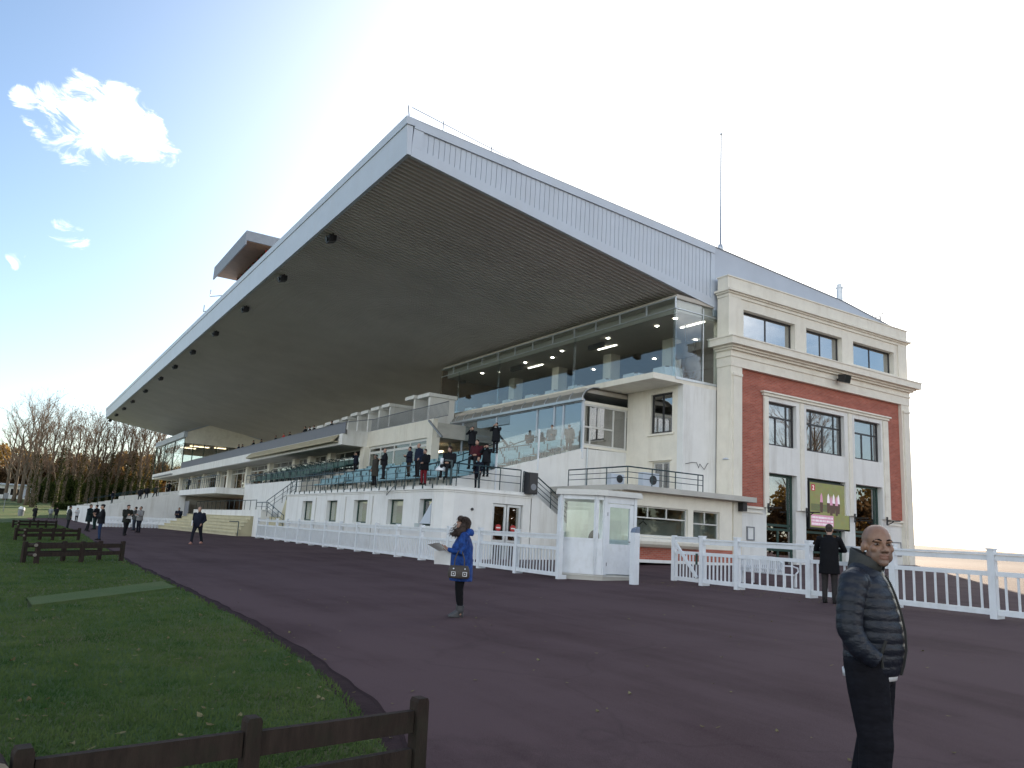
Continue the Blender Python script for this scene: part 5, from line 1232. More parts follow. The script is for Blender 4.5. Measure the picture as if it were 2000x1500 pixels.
    for k in ('l','r'): t.tube([J['hip'+k]+Vector((0,0,.04)), J['hip'+k].lerp(J['knee'+k],.3), J['knee'+k], J['knee'+k].lerp(J['ank'+k],.5), J['ank'+k]+Vector((0,-.005,.05 if extra and 'boots' in extra else -.03))], ([.125,.12,.098,.085,.072] if extra and 'thick' in extra else [.098*build,.092*build,.072,.064,.058]) if not (extra and 'slim' in extra) else [.105,.10,.072,.064,.044], 10)
    if not seated: t.loft([(Vector((0,0,.82)),.155*build,.115*build),(Vector((0,0,.90)),.175*build,.125*build),(Vector((0,0,1.0)),.165*build,.12*build)], 16)
    else: t.loft([(Vector((0,0,.42)),.17,.13),(Vector((0,0,.6)),.16,.12)], 16)
    me = remeshed(t, max(.011, voxel), 2); me.transform(S); me.materials.append(pm_(trname, trousers, .8)); me.polygons.foreach_set('use_smooth', [True]*len(me.polygons)); link_mesh('trousers', me, root, False)
    if not (extra and 'boots' in extra):
        for k in ('l','r'):
            a = J['ank'+k]; sh = MB(); z0 = a.z-.09; sh.loft([(a+Vector((0,.045,-.09)),.05,.145),(a+Vector((0,.045,-.05)),.05,.14),(a+Vector((0,.01,-.01)),.045,.075),(a+Vector((0,-.01,.03)),.042,.05)], 14)
            sh.v = [tuple(S @ Vector(v)) for v in sh.v]; sh.build('shoe', pm_('shoe_%d_%d'%(shoes[0]*99,shoes[2]*99), shoes, .5), root, smooth=True, world=False)
    def onhead(name, mb, m):
        mb.v = [tuple(S @ T @ Vector(v)) for v in mb.v]; return mb.build(name, m, root, smooth=True, world=False)
    hm_ = pm_('hair_%d_%d' % (hair[0]*200, hair[2]*200), hair, .85, var=.3, scale=30)
    if hairstyle == 'short' and not cap:
        h = MB(); h.ell((0,-.022,.045), (.082,.098,.086), 16, 10); h.ell((0,-.05,.0), (.076,.06,.07), 12, 8); onhead('hair', h, hm_)
    if hairstyle == 'rim':
        h = MB(); h.ell((0,-.035,.005), (.083,.075,.05), 16, 8); onhead('hair', h, hm_)
    if hairstyle == 'long':
        h = MB(); h.ell((0,-.025,.045), (.090,.105,.092), 16, 10); h.ell((0,-.06,-.05), (.095,.075,.13), 14, 10); h.ell((0,-.07,-.16), (.10,.06,.12), 14, 10); onhead('hair', h, hm_)
    if cap:
        h = MB(); h.ell((0,-.015,.062), (.090,.108,.066), 16, 8); h.loft([((0,.085,.045),.06,.055),((0,.088,.055),.055,.05)], 14); onhead('cap', h, pm_('cap_%d_%d'%(cap[0]*200,cap[2]*200), cap, .85))
        h = MB(); h.ell((0,-.04,.0), (.080,.065,.06), 12, 8); onhead('hair', h, hm_)
    if scarf:
        h = MB(); n0 = LN((0,-.005,1.50+dz)); h.loft([(n0+Vector((0,0,-.05)),.10,.10),(n0,.085,.09),(n0+Vector((0,0,.035)),.07,.075)], 14); h.v = [tuple(S @ Vector(v)) for v in h.v]; h.build('scarf', pm_('scarf_%d_%d'%(scarf[0]*200,scarf[2]*200), scarf, .9), root, smooth=True, world=False)
    root['_s'] = s
    rot = Matrix.Translation(pos) @ Matrix.Rotation(-face,4,'Z')
    return root, {k: (rot @ (S @ LN(v)) if isinstance(v, Vector) else (rot.to_3x3() @ v[0])) for k, v in J.items()}, rot @ S @ T
def sheet_of_paper(j, label, name='paper', w=.21, h=.29, off=(0,0,0), tilt=.9, m=None, face=0, yaw=0):
    c = (j['wrl']+j['wrr'])/2 + Vector(off)
    rotm = Matrix.Rotation(-face+yaw,3,'Z') @ Matrix.Rotation(tilt,3,'X')
    mb = MB(); nx = 6
    for i in range(nx):
        a, b_ = i/nx, (i+1)/nx
        def Q(u, v): return c + rotm @ Vector(((u-.5)*w, v*h*.6, .02*math.sin(u*4+v*2)))
        mb.q(Q(a,-.5), Q(b_,-.5), Q(b_,.5), Q(a,.5)); 
        e_ = rotm @ Vector((0,0,-.003)); mb.q(Q(a,.5)+e_, Q(b_,.5)+e_, Q(b_,-.5)+e_, Q(a,-.5)+e_)
    return single(name, mb, m or M['signwhite'], label, 'paper', 'race sheets held by racegoers')
def rotz(rz): return Matrix.Rotation(rz, 3, 'Z')
TOCAM = lambda x, y: math.atan2(-x, -y)
LEFT = YAW-R(90); RIGHT = YAW+R(90); AWAY = YAW; CAMW = YAW+R(180); TRACK = R(-90)

_pm['black_jeans'] = mat('black_jeans', (.0075,.0075,.011), .8, .3, 9, .9, 7, spec=.15, stretch=(1,1,2.2))
# ---------------------------------------------------------------- the man in the foreground
mx, my = 4.445, 2.955
mz = GZ(mx, my); MH = (zup(1026, (mx-.03, my+.03))-mz)
HS = MH/1.75
face = RIGHT+R(40)
jm = mat('navy_puffer_nylon', (.010,.013,.021), .42, .15, 25, .28, 34, spec=.35, stretch=(1,1,2.2))
hero, hj, hT = person((mx,my,mz), face, MH*1.012, 'bald man in a navy quilted puffer jacket, hands in pockets, in the right foreground', voxel=.0062, skin=SKIN2, trousers=(.007,.007,.010), trname='black_jeans', stride=.14,
    hairstyle='none', pose='pockets', head_yaw=R(52), head_pitch=R(-4), build=1.12, extra=('jacket','hero','thick'), crown=True)
def puff(t, amp): return 1+amp*(abs(math.sin(math.pi*t))**.6-.75)
S_ = MH*1.012/1.75
prof = [(.87,.175,.148,.012),(.93,.190,.160,.018),(1.02,.196,.168,.026),(1.12,.198,.166,.026),(1.22,.200,.156,.018),(1.32,.202,.142,.004),(1.39,.188,.126,-.006),(1.44,.150,.106,-.014),(1.48,.112,.095,-.012),(1.52,.092,.092,-.006)]
def pf(z):
    for a, b_ in zip(prof, prof[1:]):
        if z <= b_[0]:
            t = (z-a[0])/(b_[0]-a[0]); return [a[i]+(b_[i]-a[i])*t for i in range(1,4)]
    return prof[-1][1:]
jk = MB(); rings = []; n = 130
for i in range(n+1):
    z = .87+(1.52-.87)*i/n; rx, ry, cy = pf(z); p_ = puff((z-.87)/.062, .052 if z < 1.46 else .02); rings.append(((0,cy,z), rx*p_, ry*p_))
jk.loft(rings, 48)
for sd, k in ((-1,'l'),(1,'r')):
    pts = [Vector((sd*.13,-.012,1.415)), Vector((sd*.205,-.02,1.39)), Vector((sd*.25,-.025,1.29)), Vector((sd*.278,-.03,1.14)), Vector((sd*.268,.015,1.04)), Vector((sd*.215,.10,.965))]
    rs = [.072,.082,.078,.072,.066,.054]; dense = []; dr = []; acc = 0
    for (a, b_, ra, rb) in zip(pts, pts[1:], rs, rs[1:]):
        m_ = 16
        for q in range(m_):
            t = q/m_; dense.append(a.lerp(b_, t)); dr.append((ra+(rb-ra)*t)*puff((acc+(b_-a).length*t)/.056, .085))
        acc += (b_-a).length
    dense.append(pts[-1]); dr.append(rs[-1]); jk.tube(dense, dr, 22)
me = remeshed(jk, .0066, 2); me.transform(Matrix.Scale(S_,4)); me.materials.append(jm); me.polygons.foreach_set('use_smooth', [True]*len(me.polygons)); link_mesh('jacket', me, hero, False)
cl = MB()
for (z, r0, y0, t) in ((1.48,.105,-.018,.0),): 
    n = 40; prev = None
    for k in range(n+1):
        a = R(90)+R(14)+(2*math.pi-R(28))*k/n; ca, sa = math.cos(a), math.sin(a)
        rg = [Vector((ca*.110, -.012+sa*.102, 1.455)), Vector((ca*.100, .0+sa*.100, 1.505-.02*sa)), Vector((ca*.093,.010+sa*.104,1.550-.040*sa)), Vector((ca*.087,.010+sa*.098,1.556-.040*sa)), Vector((ca*.086,.006+sa*.092,1.51-.02*sa)), Vector((ca*.094,-.010+sa*.085,1.455))]
        rg = [p*S_ for p in rg]
        if prev:
            for i in range(6): cl.q(prev[i], prev[(i+1)%6], rg[(i+1)%6], rg[i])
        else: cl.q(*rg)
        prev = rg
    cl.q(*prev[::-1])
cl.build('collar', mat('dark_collar_lining', (.030,.030,.026), .7, .3, 20), hero, smooth=True, world=False)
zp = MB(); 
for i in range(60):
    z = .88+.56*i/60; rx, ry, cy = pf(z); y = cy+ry*1.03; zp.box(-.006,.006,y,y+.012,z,z+.56/60)
zp.v = [tuple(Vector(v)*S_) for v in zp.v]; zp.build('zip', pm_('zip_metal', (.045,.045,.042), .5), hero, world=False)
hb = MB(); hb.loft([((0,.0,.845),.180,.145),((0,.0,.885),.180,.150)], 32); hb.v = [tuple(Vector(v)*S_) for v in hb.v]; hb.build('shirt_hem', pm_('white_shirt', (.6,.6,.6), .8), hero, smooth=True, world=False)
for sd in (-1,1):
    pz = MB().tube([(sd*.19,.145,1.08),(sd*.205,.12,1.0),(sd*.20,.125,.93)], .009, 6); pz.v = [tuple(Vector(v)*S_) for v in pz.v]; pz.build('pocket_zip', pm_('zip_metal', (.045,.045,.042), .5), hero, world=False)

# ---------------------------------------------------------------- the woman in blue
wp = Vector((6.36,11.42)); wz = GZ(*wp); WH = zup(1010, wp)-wz
blue = mat('blue_patterned_coat', (.008,.024,.125), .6, .2, 16, .3, 30, spec=.15, col2=(.022,.085,.32), dirt=((.004,.006,.02), .9, (11,11,8)))
_pm['blue_coat'] = blue
wf = LEFT+R(-6)
wom, wj, wT = person((wp.x,wp.y,wz), wf, WH*1.0, 'woman with frizzy dark hair in a bright blue coat reading a race sheet', voxel=.0085, coatname='blue_coat', coat_len=.625, trousers=(.008,.008,.010), trname='black_leggings',
    hairstyle='none', pose='reading', head_yaw=R(-8), head_pitch=R(-24), build=1.16, stride=0, extra=('slim','boots','wide'))
ws = WH/1.75
lr = random.Random(11); hr_ = MB()
hr_.ell((0,-.022,.045), (.090,.108,.090), 18, 12)
for s_ in (-1,1):
    for (x,y,z,r) in ((.082,-.01,-.02,.040),(.090,.0,-.09,.045),(.085,.035,-.17,.046),(.078,.06,-.24,.040),(.085,-.02,-.05,.055),(.09,-.03,-.13,.06),(.055,.085,.055,.035),(.075,.0,-.2,.05)):
        hr_.ell((s_*x+lr.uniform(-.01,.01),y+lr.uniform(-.01,.01),z), (r,r*1.1,r*1.2), 10, 8)
hr_.ell((0,.085,.075), (.06,.045,.03), 12, 8); hr_.ell((0,-.09,-.02),(.09,.06,.10),12,8); hr_.ell((0,-.10,-.12),(.09,.05,.10),12,8)
hme = remeshed(hr_, .010, 1)
for v in hme.vertices: v.co += Vector((lr.uniform(-1,1), lr.uniform(-1,1), lr.uniform(-1,1)))*.006
hme.transform(Matrix.Scale(ws,4) @ (Matrix.Scale(1/ws,4) @ Matrix.Rotation(wf,4,'Z') @ Matrix.Translation(-Vector((wp.x,wp.y,wz))) @ wT))
hme.materials.append(pm_('frizzy_dark_hair', (.085,.062,.052), .8, var=.4, scale=60)); hme.polygons.foreach_set('use_smooth', [True]*len(hme.polygons)); link_mesh('hair', hme, wom, False)
fz = MB(); wTl = Matrix.Rotation(wf,4,'Z') @ Matrix.Translation(-Vector((wp.x,wp.y,wz))) @ wT
for i in range(700):
    a = lr.uniform(0, 6.28); z = lr.uniform(-.26,.12); x = math.cos(a)*.10; y = math.sin(a)*.10
    if z < .02 and abs(x) < .07 and y > 0: continue
    p = Vector((x, y*.9+ (.05 if z < -.05 else -.01), z)); d = Vector((x,y,0)).normalized()
    q1 = p+d*lr.uniform(.01,.03)+Vector((lr.uniform(-.02,.02),lr.uniform(-.02,.02),-.03)); q2 = q1+d*lr.uniform(-.01,.025)+Vector((lr.uniform(-.02,.02),lr.uniform(-.02,.02),-.035))
    fz.tube([wTl @ p, wTl @ q1, wTl @ q2], [.003,.0025,.001], 3, False)
fz.build('loose_hair', pm_('frizzy_dark_hair', (.085,.062,.052)), wom, world=False)
hd_ = MB()                                                        # hood lying on the shoulders
hd_.loft([((0,-.05,1.42),.15,.12),((0,-.075,1.47),.13,.115),((0,-.085,1.52),.10,.09),((0,-.08,1.55),.07,.06)], 18)
hd_.v = [tuple(Vector(v)*ws) for v in hd_.v]; hd_.build('hood', blue, wom, smooth=True, world=False)
for sd in (-1,1):
    bt = MB(); x = sd*.105; f = .013
    bt.loft([((x,-.03+f,.075),.048,.060),((x,-.03+f,.14),.052,.064),((x,-.03+f,.20),.058,.068),((x,-.03+f,.205),.060,.070)], 14)
    bt.loft([((x,.07+f,.0),.030,.105),((x,.07+f,.018),.036,.105),((x,.045+f,.05),.038,.085),((x,.015+f,.08),.042,.066),((x,-.015+f,.11),.044,.056)], 14)
    bt.tube([(x,-.075+f,0),(x,-.07+f,.085)], [.012,.028], 8)
    bt.v = [tuple(Vector(v)*ws) for v in bt.v]; bt.build('ankle_boot', pm_('grey_leather', (.11,.11,.115), .45), wom, smooth=True, world=False)
sheet_of_paper(wj, 'large white race sheet held by the woman in the blue coat', 'race_sheet', .42, .42, rotz(-wf) @ Vector((.0,.14,.02)), R(30), face=wf, yaw=R(25))
sheet_of_paper(wj, 'second white sheet hanging below the race sheet of the woman in blue', 'race_sheet', .30, .36, rotz(-wf) @ Vector((.05,.06,-.14)), R(80), face=wf, yaw=R(75))
# handbag on her arm (camera side)
side = 'l'
for k in ('l','r'):
    if wj['el'+k].length < wj['el'+side].length: side = k
hp_ = wj['el'+side].lerp(wj['wr'+side], .12)
hbg = empty('handbag', hp_-Vector((0,0,.40)), -wf, 'taupe leather handbag with silver buckles hanging from the arm of the woman in blue', 'handbag')
m_ = pm_('taupe_leather', (.10,.085,.075), .45, var=.2, scale=30)
sgn = 1 if side == 'r' else -1
bg_ = MB(); bg_.loft([((sgn*.07,0,.0),.055,.15),((sgn*.07,0,.03),.07,.175),((sgn*.07,0,.14),.06,.165),((sgn*.07,0,.20),.025,.14)], 20); bg_.build('bag_body', m_, hbg, smooth=True, world=False)
for y in (-.06,.06): pass
st_ = MB()
for x in (.05,.09): st_.tube([(sgn*x,-.08,.17),(sgn*x,-.075,.29),(sgn*(x-.03),-.03,.42),(sgn*(x-.03),.03,.42),(sgn*x,.075,.29),(sgn*x,.08,.17)], .009, 6)
st_.build('strap', m_, hbg, world=False)
bk = MB()
for y in (-.09,.09):
    x0 = sgn*.135; bk.tube([(x0,y-.03,.04),(x0,y+.03,.04),(x0,y+.03,.10),(x0,y-.03,.10),(x0,y-.03,.04)], .006, 5); bk.ell((x0-sgn*.005,y,.15),(.012,.012,.012)); bk.ell((x0,y,.07),(.010,.010,.010))
bk.build('buckle', pm_('bright_metal', (.8,.8,.8), .25), hbg, world=False)

# ---------------------------------------------------------------- the man at the fence
fp = Vector((15.62, 11.30)); fz_ = GZ(*fp)
person((fp.x,fp.y,fz_), R(62), zup(1024,fp)-fz_, 'man in a long black coat leaning on the white fence with his back to us', voxel=.012, coat=(.008,.008,.010), coatname='black_long_coat', coat_len=.64, trousers=(.045,.04,.04), trname='grey_trousers', hair=(.07,.055,.05), pose='lean', lean=.12, build=1.08)

# ---------------------------------------------------------------- people on the terrace and at the left
def floor_at(px, py, z): return at(px, py, 2, z)
def onslope(px, py):
    d = ray(px, py); lo, hi = .005, .08
    for _ in range(60):
        m_ = (lo+hi)/2; p = d*m_
        if p.z < ZT(p.x) : hi = m_
        else: lo = m_
    return d*lo
DK = (.014,.015,.019); NV = (.013,.017,.032)
def put(p, ytop, face, label, **kw):
    p = Vector(p); H = max(1.35, min(1.95, zup(ytop, p)-p.z))
    if kw.get('seated'): H = 1.7
    if 'cap' not in kw and kw.get('hairstyle') is None: kw['hairstyle'] = 'short'
    return person(p, face, H, label, **kw)
def rowp(px, feet, row):                       # on step number row of the terrace
    z = ZT0+row*dz-.02 if row else 1.86; return at(px, feet, 2, z)
TF = R(-75)
put(rowp(826,947,0), 877, TF+R(-40), 'man in a black coat and bright red trousers, hands clasped, on the roof terrace', coat=DK, coatname='black_wool', coat_len=.72, trousers=(.20,.022,.03), trname='red_trousers', pose='clasp')
put(Vector((at(931,960,1,29.1).x,29.1,1.86)), 898, R(-120), 'bald man in a navy jacket standing alone at the front railing of the terrace', coat=NV, coatname='navy_jacket', hairstyle='rim', hair=(.12,.11,.10), pose='pockets', build=1.12, head_yaw=R(10))
put(rowp(730,948,0), 888, TF+R(-30), 'man in a long olive overcoat and cap shading his eyes', coat=(.060,.054,.044), coatname='olive_overcoat', coat_len=.52, pose='brow+one', cap=(.05,.045,.04), build=1.1)
put(rowp(748,936,1), 890, TF, 'balding man in a black jacket behind the man in the olive overcoat', coat=DK, coatname='black_jacket', hairstyle='rim', hair=(.2,.19,.18), pose='one_reading')
put(rowp(797,930,2), 877, TF+R(-10), 'man in a dark padded jacket and brown trousers reading in front of the entrance', coat=NV, coatname='navy_padded', trousers=(.075,.055,.04), trname='brown_trousers', pose='reading', hair=(.02,.015,.012))
put(rowp(814,931,1), 877, TF+R(-20), 'man in a blue anorak between the reading man and the man in red trousers', coat=(.018,.026,.05), coatname='blue_anorak', hairstyle='rim', hair=(.10,.09,.08), pose='pockets')
put(rowp(948,931,2), 867, R(-125), 'man in a dark coat and cap holding both hands to his face', coat=DK, coatname='black_jacket', coat_len=.74, cap=(.03,.026,.024), pose='binoculars')
put(rowp(929,918,3), 876, R(-125), 'person in a maroon jacket sitting on the terrace seats', coat=(.09,.018,.024), coatname='maroon_jacket', seated=True, pose='clasp')
put(rowp(875,935,1)+Vector((0,0,0)), 892, R(-125), 'person in dark clothes sitting behind the white lamp at the terrace corner', coat=DK, coatname='black_jacket', hairstyle='long', hair=(.05,.03,.025), seated=True, pose='clasp')
put(rowp(920,890,6), 843, R(-125), 'man in a long black coat using binoculars in front of the lounge glass', coat=DK, coatname='black_wool', coat_len=.66, pose='binoculars')
put(rowp(967,885,6), 838, R(-120), 'man in a black coat with a white scarf raising both arms by the lounge glass', coat=DK, coatname='black_wool', coat_len=.66, scarf=(.6,.6,.6), pose='binoculars')
put((22.2, 33.6, ZT(22.2)), 841, R(20), 'woman with long dark hair and a brown coat behind the glass screen', coat=(.085,.06,.045), coatname='brown_coat', coat_len=.55, hairstyle='long', hair=(.02,.014,.012), trousers=(.05,.04,.035), trname='dark_brown_trousers', pose='reading')
put(at(1076,886,0,22.0), 830, R(-125), 'man in a grey hooded jacket holding a paper behind the glass screen', coat=(.17,.17,.165), coatname='grey_jacket', trousers=(.09,.065,.05), trname='brown_trousers', hair=(.02,.016,.014), pose='one_reading')
put(at(1110,884,0,22.2), 836, R(20), 'man in a grey cap and beige jacket seen side-on behind the glass screen', coat=(.15,.13,.11), coatname='beige_jacket', trousers=(.08,.06,.05), trname='brown_trousers', cap=(.06,.06,.065), pose='one_reading')
put(at(693,924,0,19.6), 884, R(-110), 'man in a dark suit with binoculars beside the gallery windows', coat=NV, coatname='navy_suit', pose='binoculars')
# along the balcony
for i, (px, y0, col, nm, lab) in enumerate(((556,846,(.42,.028,.02),'scarlet_jacket','person in a scarlet jacket leaning over the balcony rail'),(567,849,DK,'black_jacket','dark dressed person beside the scarlet jacket on the balcony'),(540,856,DK,'black_jacket','lone dark figure left of the scarlet jacket on the balcony'),(512,858,NV,'navy_jacket','dark figure on the balcony in front of the white cabinet'),(497,860,DK,'black_wool','tall dark figure at the balcony rail near the glazed pavilion'),
        (475,868,DK,'black_jacket','right one of two dark figures in front of the pavilion glass'),(468,868,NV,'navy_suit','left one of two dark figures in front of the pavilion glass'),(598,833,DK,'black_wool','standing dark figure under the small balcony roof'),(606,842,NV,'navy_suit','shorter figure beside the standing one under the small balcony roof'),(614,843,DK,'black_jacket','hunched dark figure right of the group under the small balcony roof'),(649,832,DK,'black_jacket','single dark figure leaning out among the private boxes'))):
    p = at(px, y0, 0, 19.1); put((p.x, p.y, 6.1), y0, R(-90), lab, coat=col, coatname=nm, pose='lean', lean=.1, voxel=.02)
# on the asphalt, left
def g_(px, feet, ytop, face, label, **kw): p = gr(px, feet); return put((p.x,p.y,GZ(p.x,p.y)), ytop, face, label, **kw)
g_(382,1063,990, CAMW+R(10), 'man in a navy jacket walking towards us with a folded white paper', coat=NV, coatname='navy_jacket', trousers=(.016,.018,.028), trname='navy_trousers', shoes=(.42,.22,.17), hairstyle='rim', hair=(.16,.13,.11), head_yaw=R(-40), stride=.8, pose='stand+pockets', voxel=.014)
p = gr(382,1063); single('folded_paper', MB().box(p.x-.33,p.x-.31,p.y-.25,p.y-.05,-.40,-.14), M['signwhite'], 'small folded white paper under the arm of the man in navy', 'paper', 'race sheets held by racegoers')
_, j, _t = g_(243,1046,986, RIGHT+R(35), 'man in an olive jacket and flat cap pointing at a race sheet', coat=(.030,.032,.026), coatname='olive_jacket', coat_len=.74, cap=(.05,.045,.042), pose='reading', stride=.35, head_yaw=R(0), head_pitch=R(-15)); sheet_of_paper(j, 'white race sheet held by the man in the olive jacket', 'race_sheet', .3, .35, (-.05,-.05,-.12), R(60), face=RIGHT+R(35))
_, j, _t = g_(269,1040,989, CAMW+R(25), 'man in a pale grey jacket reading beside the man in the olive jacket', coat=(.20,.195,.19), coatname='pale_grey_jacket', trousers=(.022,.025,.035), trname='navy_trousers', hair=(.06,.05,.045), pose='reading', head_pitch=R(-20)); sheet_of_paper(j, 'white paper held by the man in the pale grey jacket', 'race_sheet', .25, .3, (0,0,-.03), R(50), face=CAMW)
g_(260,1036,990, LEFT, 'man half hidden between the two men reading race sheets', coat=(.10,.11,.11), coatname='grey_green_jacket', trousers=(.06,.07,.10), trname='faded_jeans', pose='reading')
g_(192,1055,985, LEFT+R(-25), 'man in a black jacket and blue jeans with his back half turned', coat=DK, coatname='black_jacket', trousers=(.035,.06,.13), trname='blue_jeans', cap=(.02,.02,.022), pose='reading', build=1.1)
g_(170,1038,985, RIGHT, 'man in a dark teal coat left of the man in blue jeans', coat=(.014,.028,.030), coatname='teal_coat', coat_len=.62, pose='reading', hair=(.08,.07,.06), stride=.3)
g_(183,1034,986, LEFT, 'man in a dark jacket and green trousers behind the man in blue jeans', coat=DK, coatname='black_jacket', trousers=(.025,.055,.05), trname='green_trousers', pose='one_reading')
g_(131,1033,988, RIGHT+R(-40), 'stout man in a grey green coat with his back to us', coat=(.065,.075,.07), coatname='grey_green_coat', coat_len=.70, pose='pockets', build=1.2)
g_(148,1020,992, CAMW, 'person in a white jacket farther back in the left crowd', coat=(.42,.42,.42), coatname='white_jacket', pose='reading', build=1.05)
g_(66,1017,988, AWAY+R(15), 'person in a long black coat on the edge of the sunlit asphalt', coat=DK, coatname='black_wool', coat_len=.5, pose='pockets')
g_(97,1014,990, AWAY, 'person in light grey walking in the sunlight', coat=(.22,.24,.24), coatname='light_grey_coat', trousers=(.16,.17,.16), trname='light_trousers', hair=(.3,.28,.25), stride=.4)
g_(108,1015,990, AWAY, 'person in black walking beside the one in light grey', coat=DK, coatname='black_jacket', stride=.4, pose='pockets')
p = at(347,1019,1,79.6); put((p.x,p.y,GZ(p.x,p.y)), 982, CAMW, 'man in dark clothes reading at the top of the pale steps', coat=NV, coatname='navy_jacket', pose='reading', hair=(.02,.016,.014))
def OTZ(x): return .42+(math.floor((x-7.9)/.9)+1)*.215 if x < 14.2 else 2.5
for (px, feet, y, top, f, lab, kw) in ((216,997,100,968,R(-60),'man in dark clothes at the foot of the open terrace',dict(coat=NV,coatname='navy_jacket',pose='reading')),
      (271,985,88,962,R(30),'person bending slightly as they climb the open terrace',dict(coat=DK,coatname='black_jacket',lean=.3,stride=.5)),
      (284,981,88,952,R(20),'tall dark person climbing the open terrace in the middle of three',dict(coat=DK,coatname='black_wool',stride=.6,trousers=(.05,.06,.08),trname='faded_jeans')),
      (301,979,90,952,R(60),'person in dark clothes with one foot raised, right of three on the open terrace',dict(coat=(.03,.035,.03),coatname='dark_olive',stride=.7)),
      (329,961,112,940,R(-60),'dark figure standing on the gallery at the top of the open terrace',dict(coat=DK,coatname='black_jacket',pose='pockets')),
      (367,962,83,934,R(-60),'figure in a dark jacket behind the barred deck railing',dict(coat=NV,coatname='navy_suit',pose='akimbo'))):
    p = at(px, feet, 1, y); z = OTZ(p.x) if p.x < 18.5 else 3.02
    put((p.x,p.y,z), top, f, lab, voxel=.02, **kw)
# ================================================================== trees, shrubs, lawn detail
def leafmat(name, a, b_, transl=.45):
    m = bpy.data.materials.new(name); m.use_nodes = True; nt = m.node_tree; L = nt.links; nt.nodes.remove(nt.nodes['Principled BSDF'])
    tc = _n(nt, 'ShaderNodeTexCoord'); no = _n(nt, 'ShaderNodeTexNoise', Scale=1.3, Detail=6.0, Roughness=.8); L.new(tc.outputs['Object'], no.inputs['Vector'])
    rp = _n(nt, 'ShaderNodeValToRGB'); e = rp.color_ramp.elements; e[0].position = .32; e[1].position = .68; e[0].color = (*a,1); e[1].color = (*b_,1); L.new(no.outputs[0], rp.inputs[0])
    d = _n(nt, 'ShaderNodeBsdfDiffuse'); t = _n(nt, 'ShaderNodeBsdfTranslucent'); mx = _n(nt, 'ShaderNodeMixShader'); mx.inputs[0].default_value = transl
    L.new(rp.outputs[0], d.inputs[0]); L.new(rp.outputs[0], t.inputs[0]); L.new(d.outputs[0], mx.inputs[1]); L.new(t.outputs[0], mx.inputs[2]); L.new(mx.outputs[0], nt.nodes['Material Output'].inputs[0]); return m
LG = leafmat('golden_leaves', (.15,.085,.025), (.38,.24,.065)); LB = leafmat('russet_leaves', (.075,.045,.025), (.19,.115,.055)); LD = leafmat('evergreen_leaves', (.012,.022,.008), (.045,.062,.02), .2); LI = leafmat('ivy_foliage', (.02,.03,.01), (.07,.08,.025), .25)
def rv(r): 
    while True:
        v = Vector((r.uniform(-1,1), r.uniform(-1,1), r.uniform(-1,1)))
        if .05 < v.length < 1: return v.normalized()
def leaf(mb, p, sz, r):
    n = rv(r); u = n.orthogonal().normalized(); w = n.cross(u); a = r.uniform(0,6.28); u, w = u*math.cos(a)+w*math.sin(a), w*math.cos(a)-u*math.sin(a)
    mb.q(p-u*sz, p+w*sz*.6, p+u*sz, p-w*sz*.6)
def tree_meshes(seed, H, spread, up, ntw, ivy=0, dead=0):
    r = random.Random(seed); tr = MB(); cr = MB(); iv = MB()
    pts = [Vector((0,0,-.3))]; n = 12
    for i in range(1, n+1): pts.append(Vector((pts[-1].x+r.uniform(-.14,.14), pts[-1].y+r.uniform(-.14,.14), H*.86*i/n)))
    R0 = H*.021; tr.tube(pts, [R0*(1.25 if i == 0 else 1)*(1-.88*i/n) for i in range(n+1)], 9)
    def twig(p, d, ln, rad, depth):
        q = p+d*ln*.55+rv(r)*ln*.07; e = q+(d+Vector((0,0,.25))+rv(r)*.25).normalized()*ln*.5
        cr.tube([p,q,e], [rad, rad*.7, rad*.35], 3, False)
        if dead and r.random() < dead: leaf(cr, e+rv(r)*.15, r.uniform(.08,.16), r)
        if depth:
            for k in range(r.choice((3,4,4))):
                t = r.uniform(.25,1); b_ = p.lerp(q, t*2) if t < .5 else q.lerp(e, t*2-1)
                twig(b_, (d+rv(r)*.75+Vector((0,0,.15))).normalized(), ln*r.uniform(.4,.62), rad*.55, depth-1)
    nl = 15
    for i in range(nl):
        f = .22+.78*(i+r.uniform(0,.6))/nl; k = min(n-1, int(f*n)); p = pts[k].lerp(pts[k+1], f*n-k) if f < 1 else pts[-1]
        a = i*2.4+r.uniform(-.5,.5); tilt = up*r.uniform(.8,1.25)
        d = Vector((math.cos(a)*math.sin(tilt), math.sin(a)*math.sin(tilt), math.cos(tilt)))
        ln = spread*(1.15-.62*f)*r.uniform(.8,1.2)+1.0; q = p+d*ln*.5; e = q+(d+Vector((0,0,.35))).normalized()*ln*.55
        rad = R0*.42*(1-.55*f); tr.tube([p,q,e], [rad,rad*.65,rad*.3], 5, False)
        for j in range(ntw):
            t = r.uniform(.12,1); b_ = p.lerp(q, t*2) if t < .5 else q.lerp(e, t*2-1)
            twig(b_, (d+rv(r)*.8+Vector((0,0,.3))).normalized(), r.uniform(1.3,2.6), .030, 2)
    if ivy:
        for i in range(int(900*ivy)):
            z = r.uniform(.3, H*.62*ivy); k = min(n-1, int(z/(H*.86)*n)); a = r.uniform(0,6.28); rr = R0*(1.1-.8*z/H)+abs(r.gauss(0,.28))
            leaf(iv, Vector((pts[k].x+math.cos(a)*rr, pts[k].y+math.sin(a)*rr, z)), r.uniform(.10,.2), r)
    return tr.mesh('trunk', M['bark'], True), cr.mesh('crown', M['twig']), (iv.mesh('ivy', LI) if ivy else None)
TV = [tree_meshes(1, 19, 5.2, .62, 7), tree_meshes(2, 20, 3.6, .42, 7, .5, .12), tree_meshes(3, 18.5, 3.2, .38, 7, 1.0, .3), tree_meshes(4, 19.5, 4.2, .5, 7, .8, .2)]
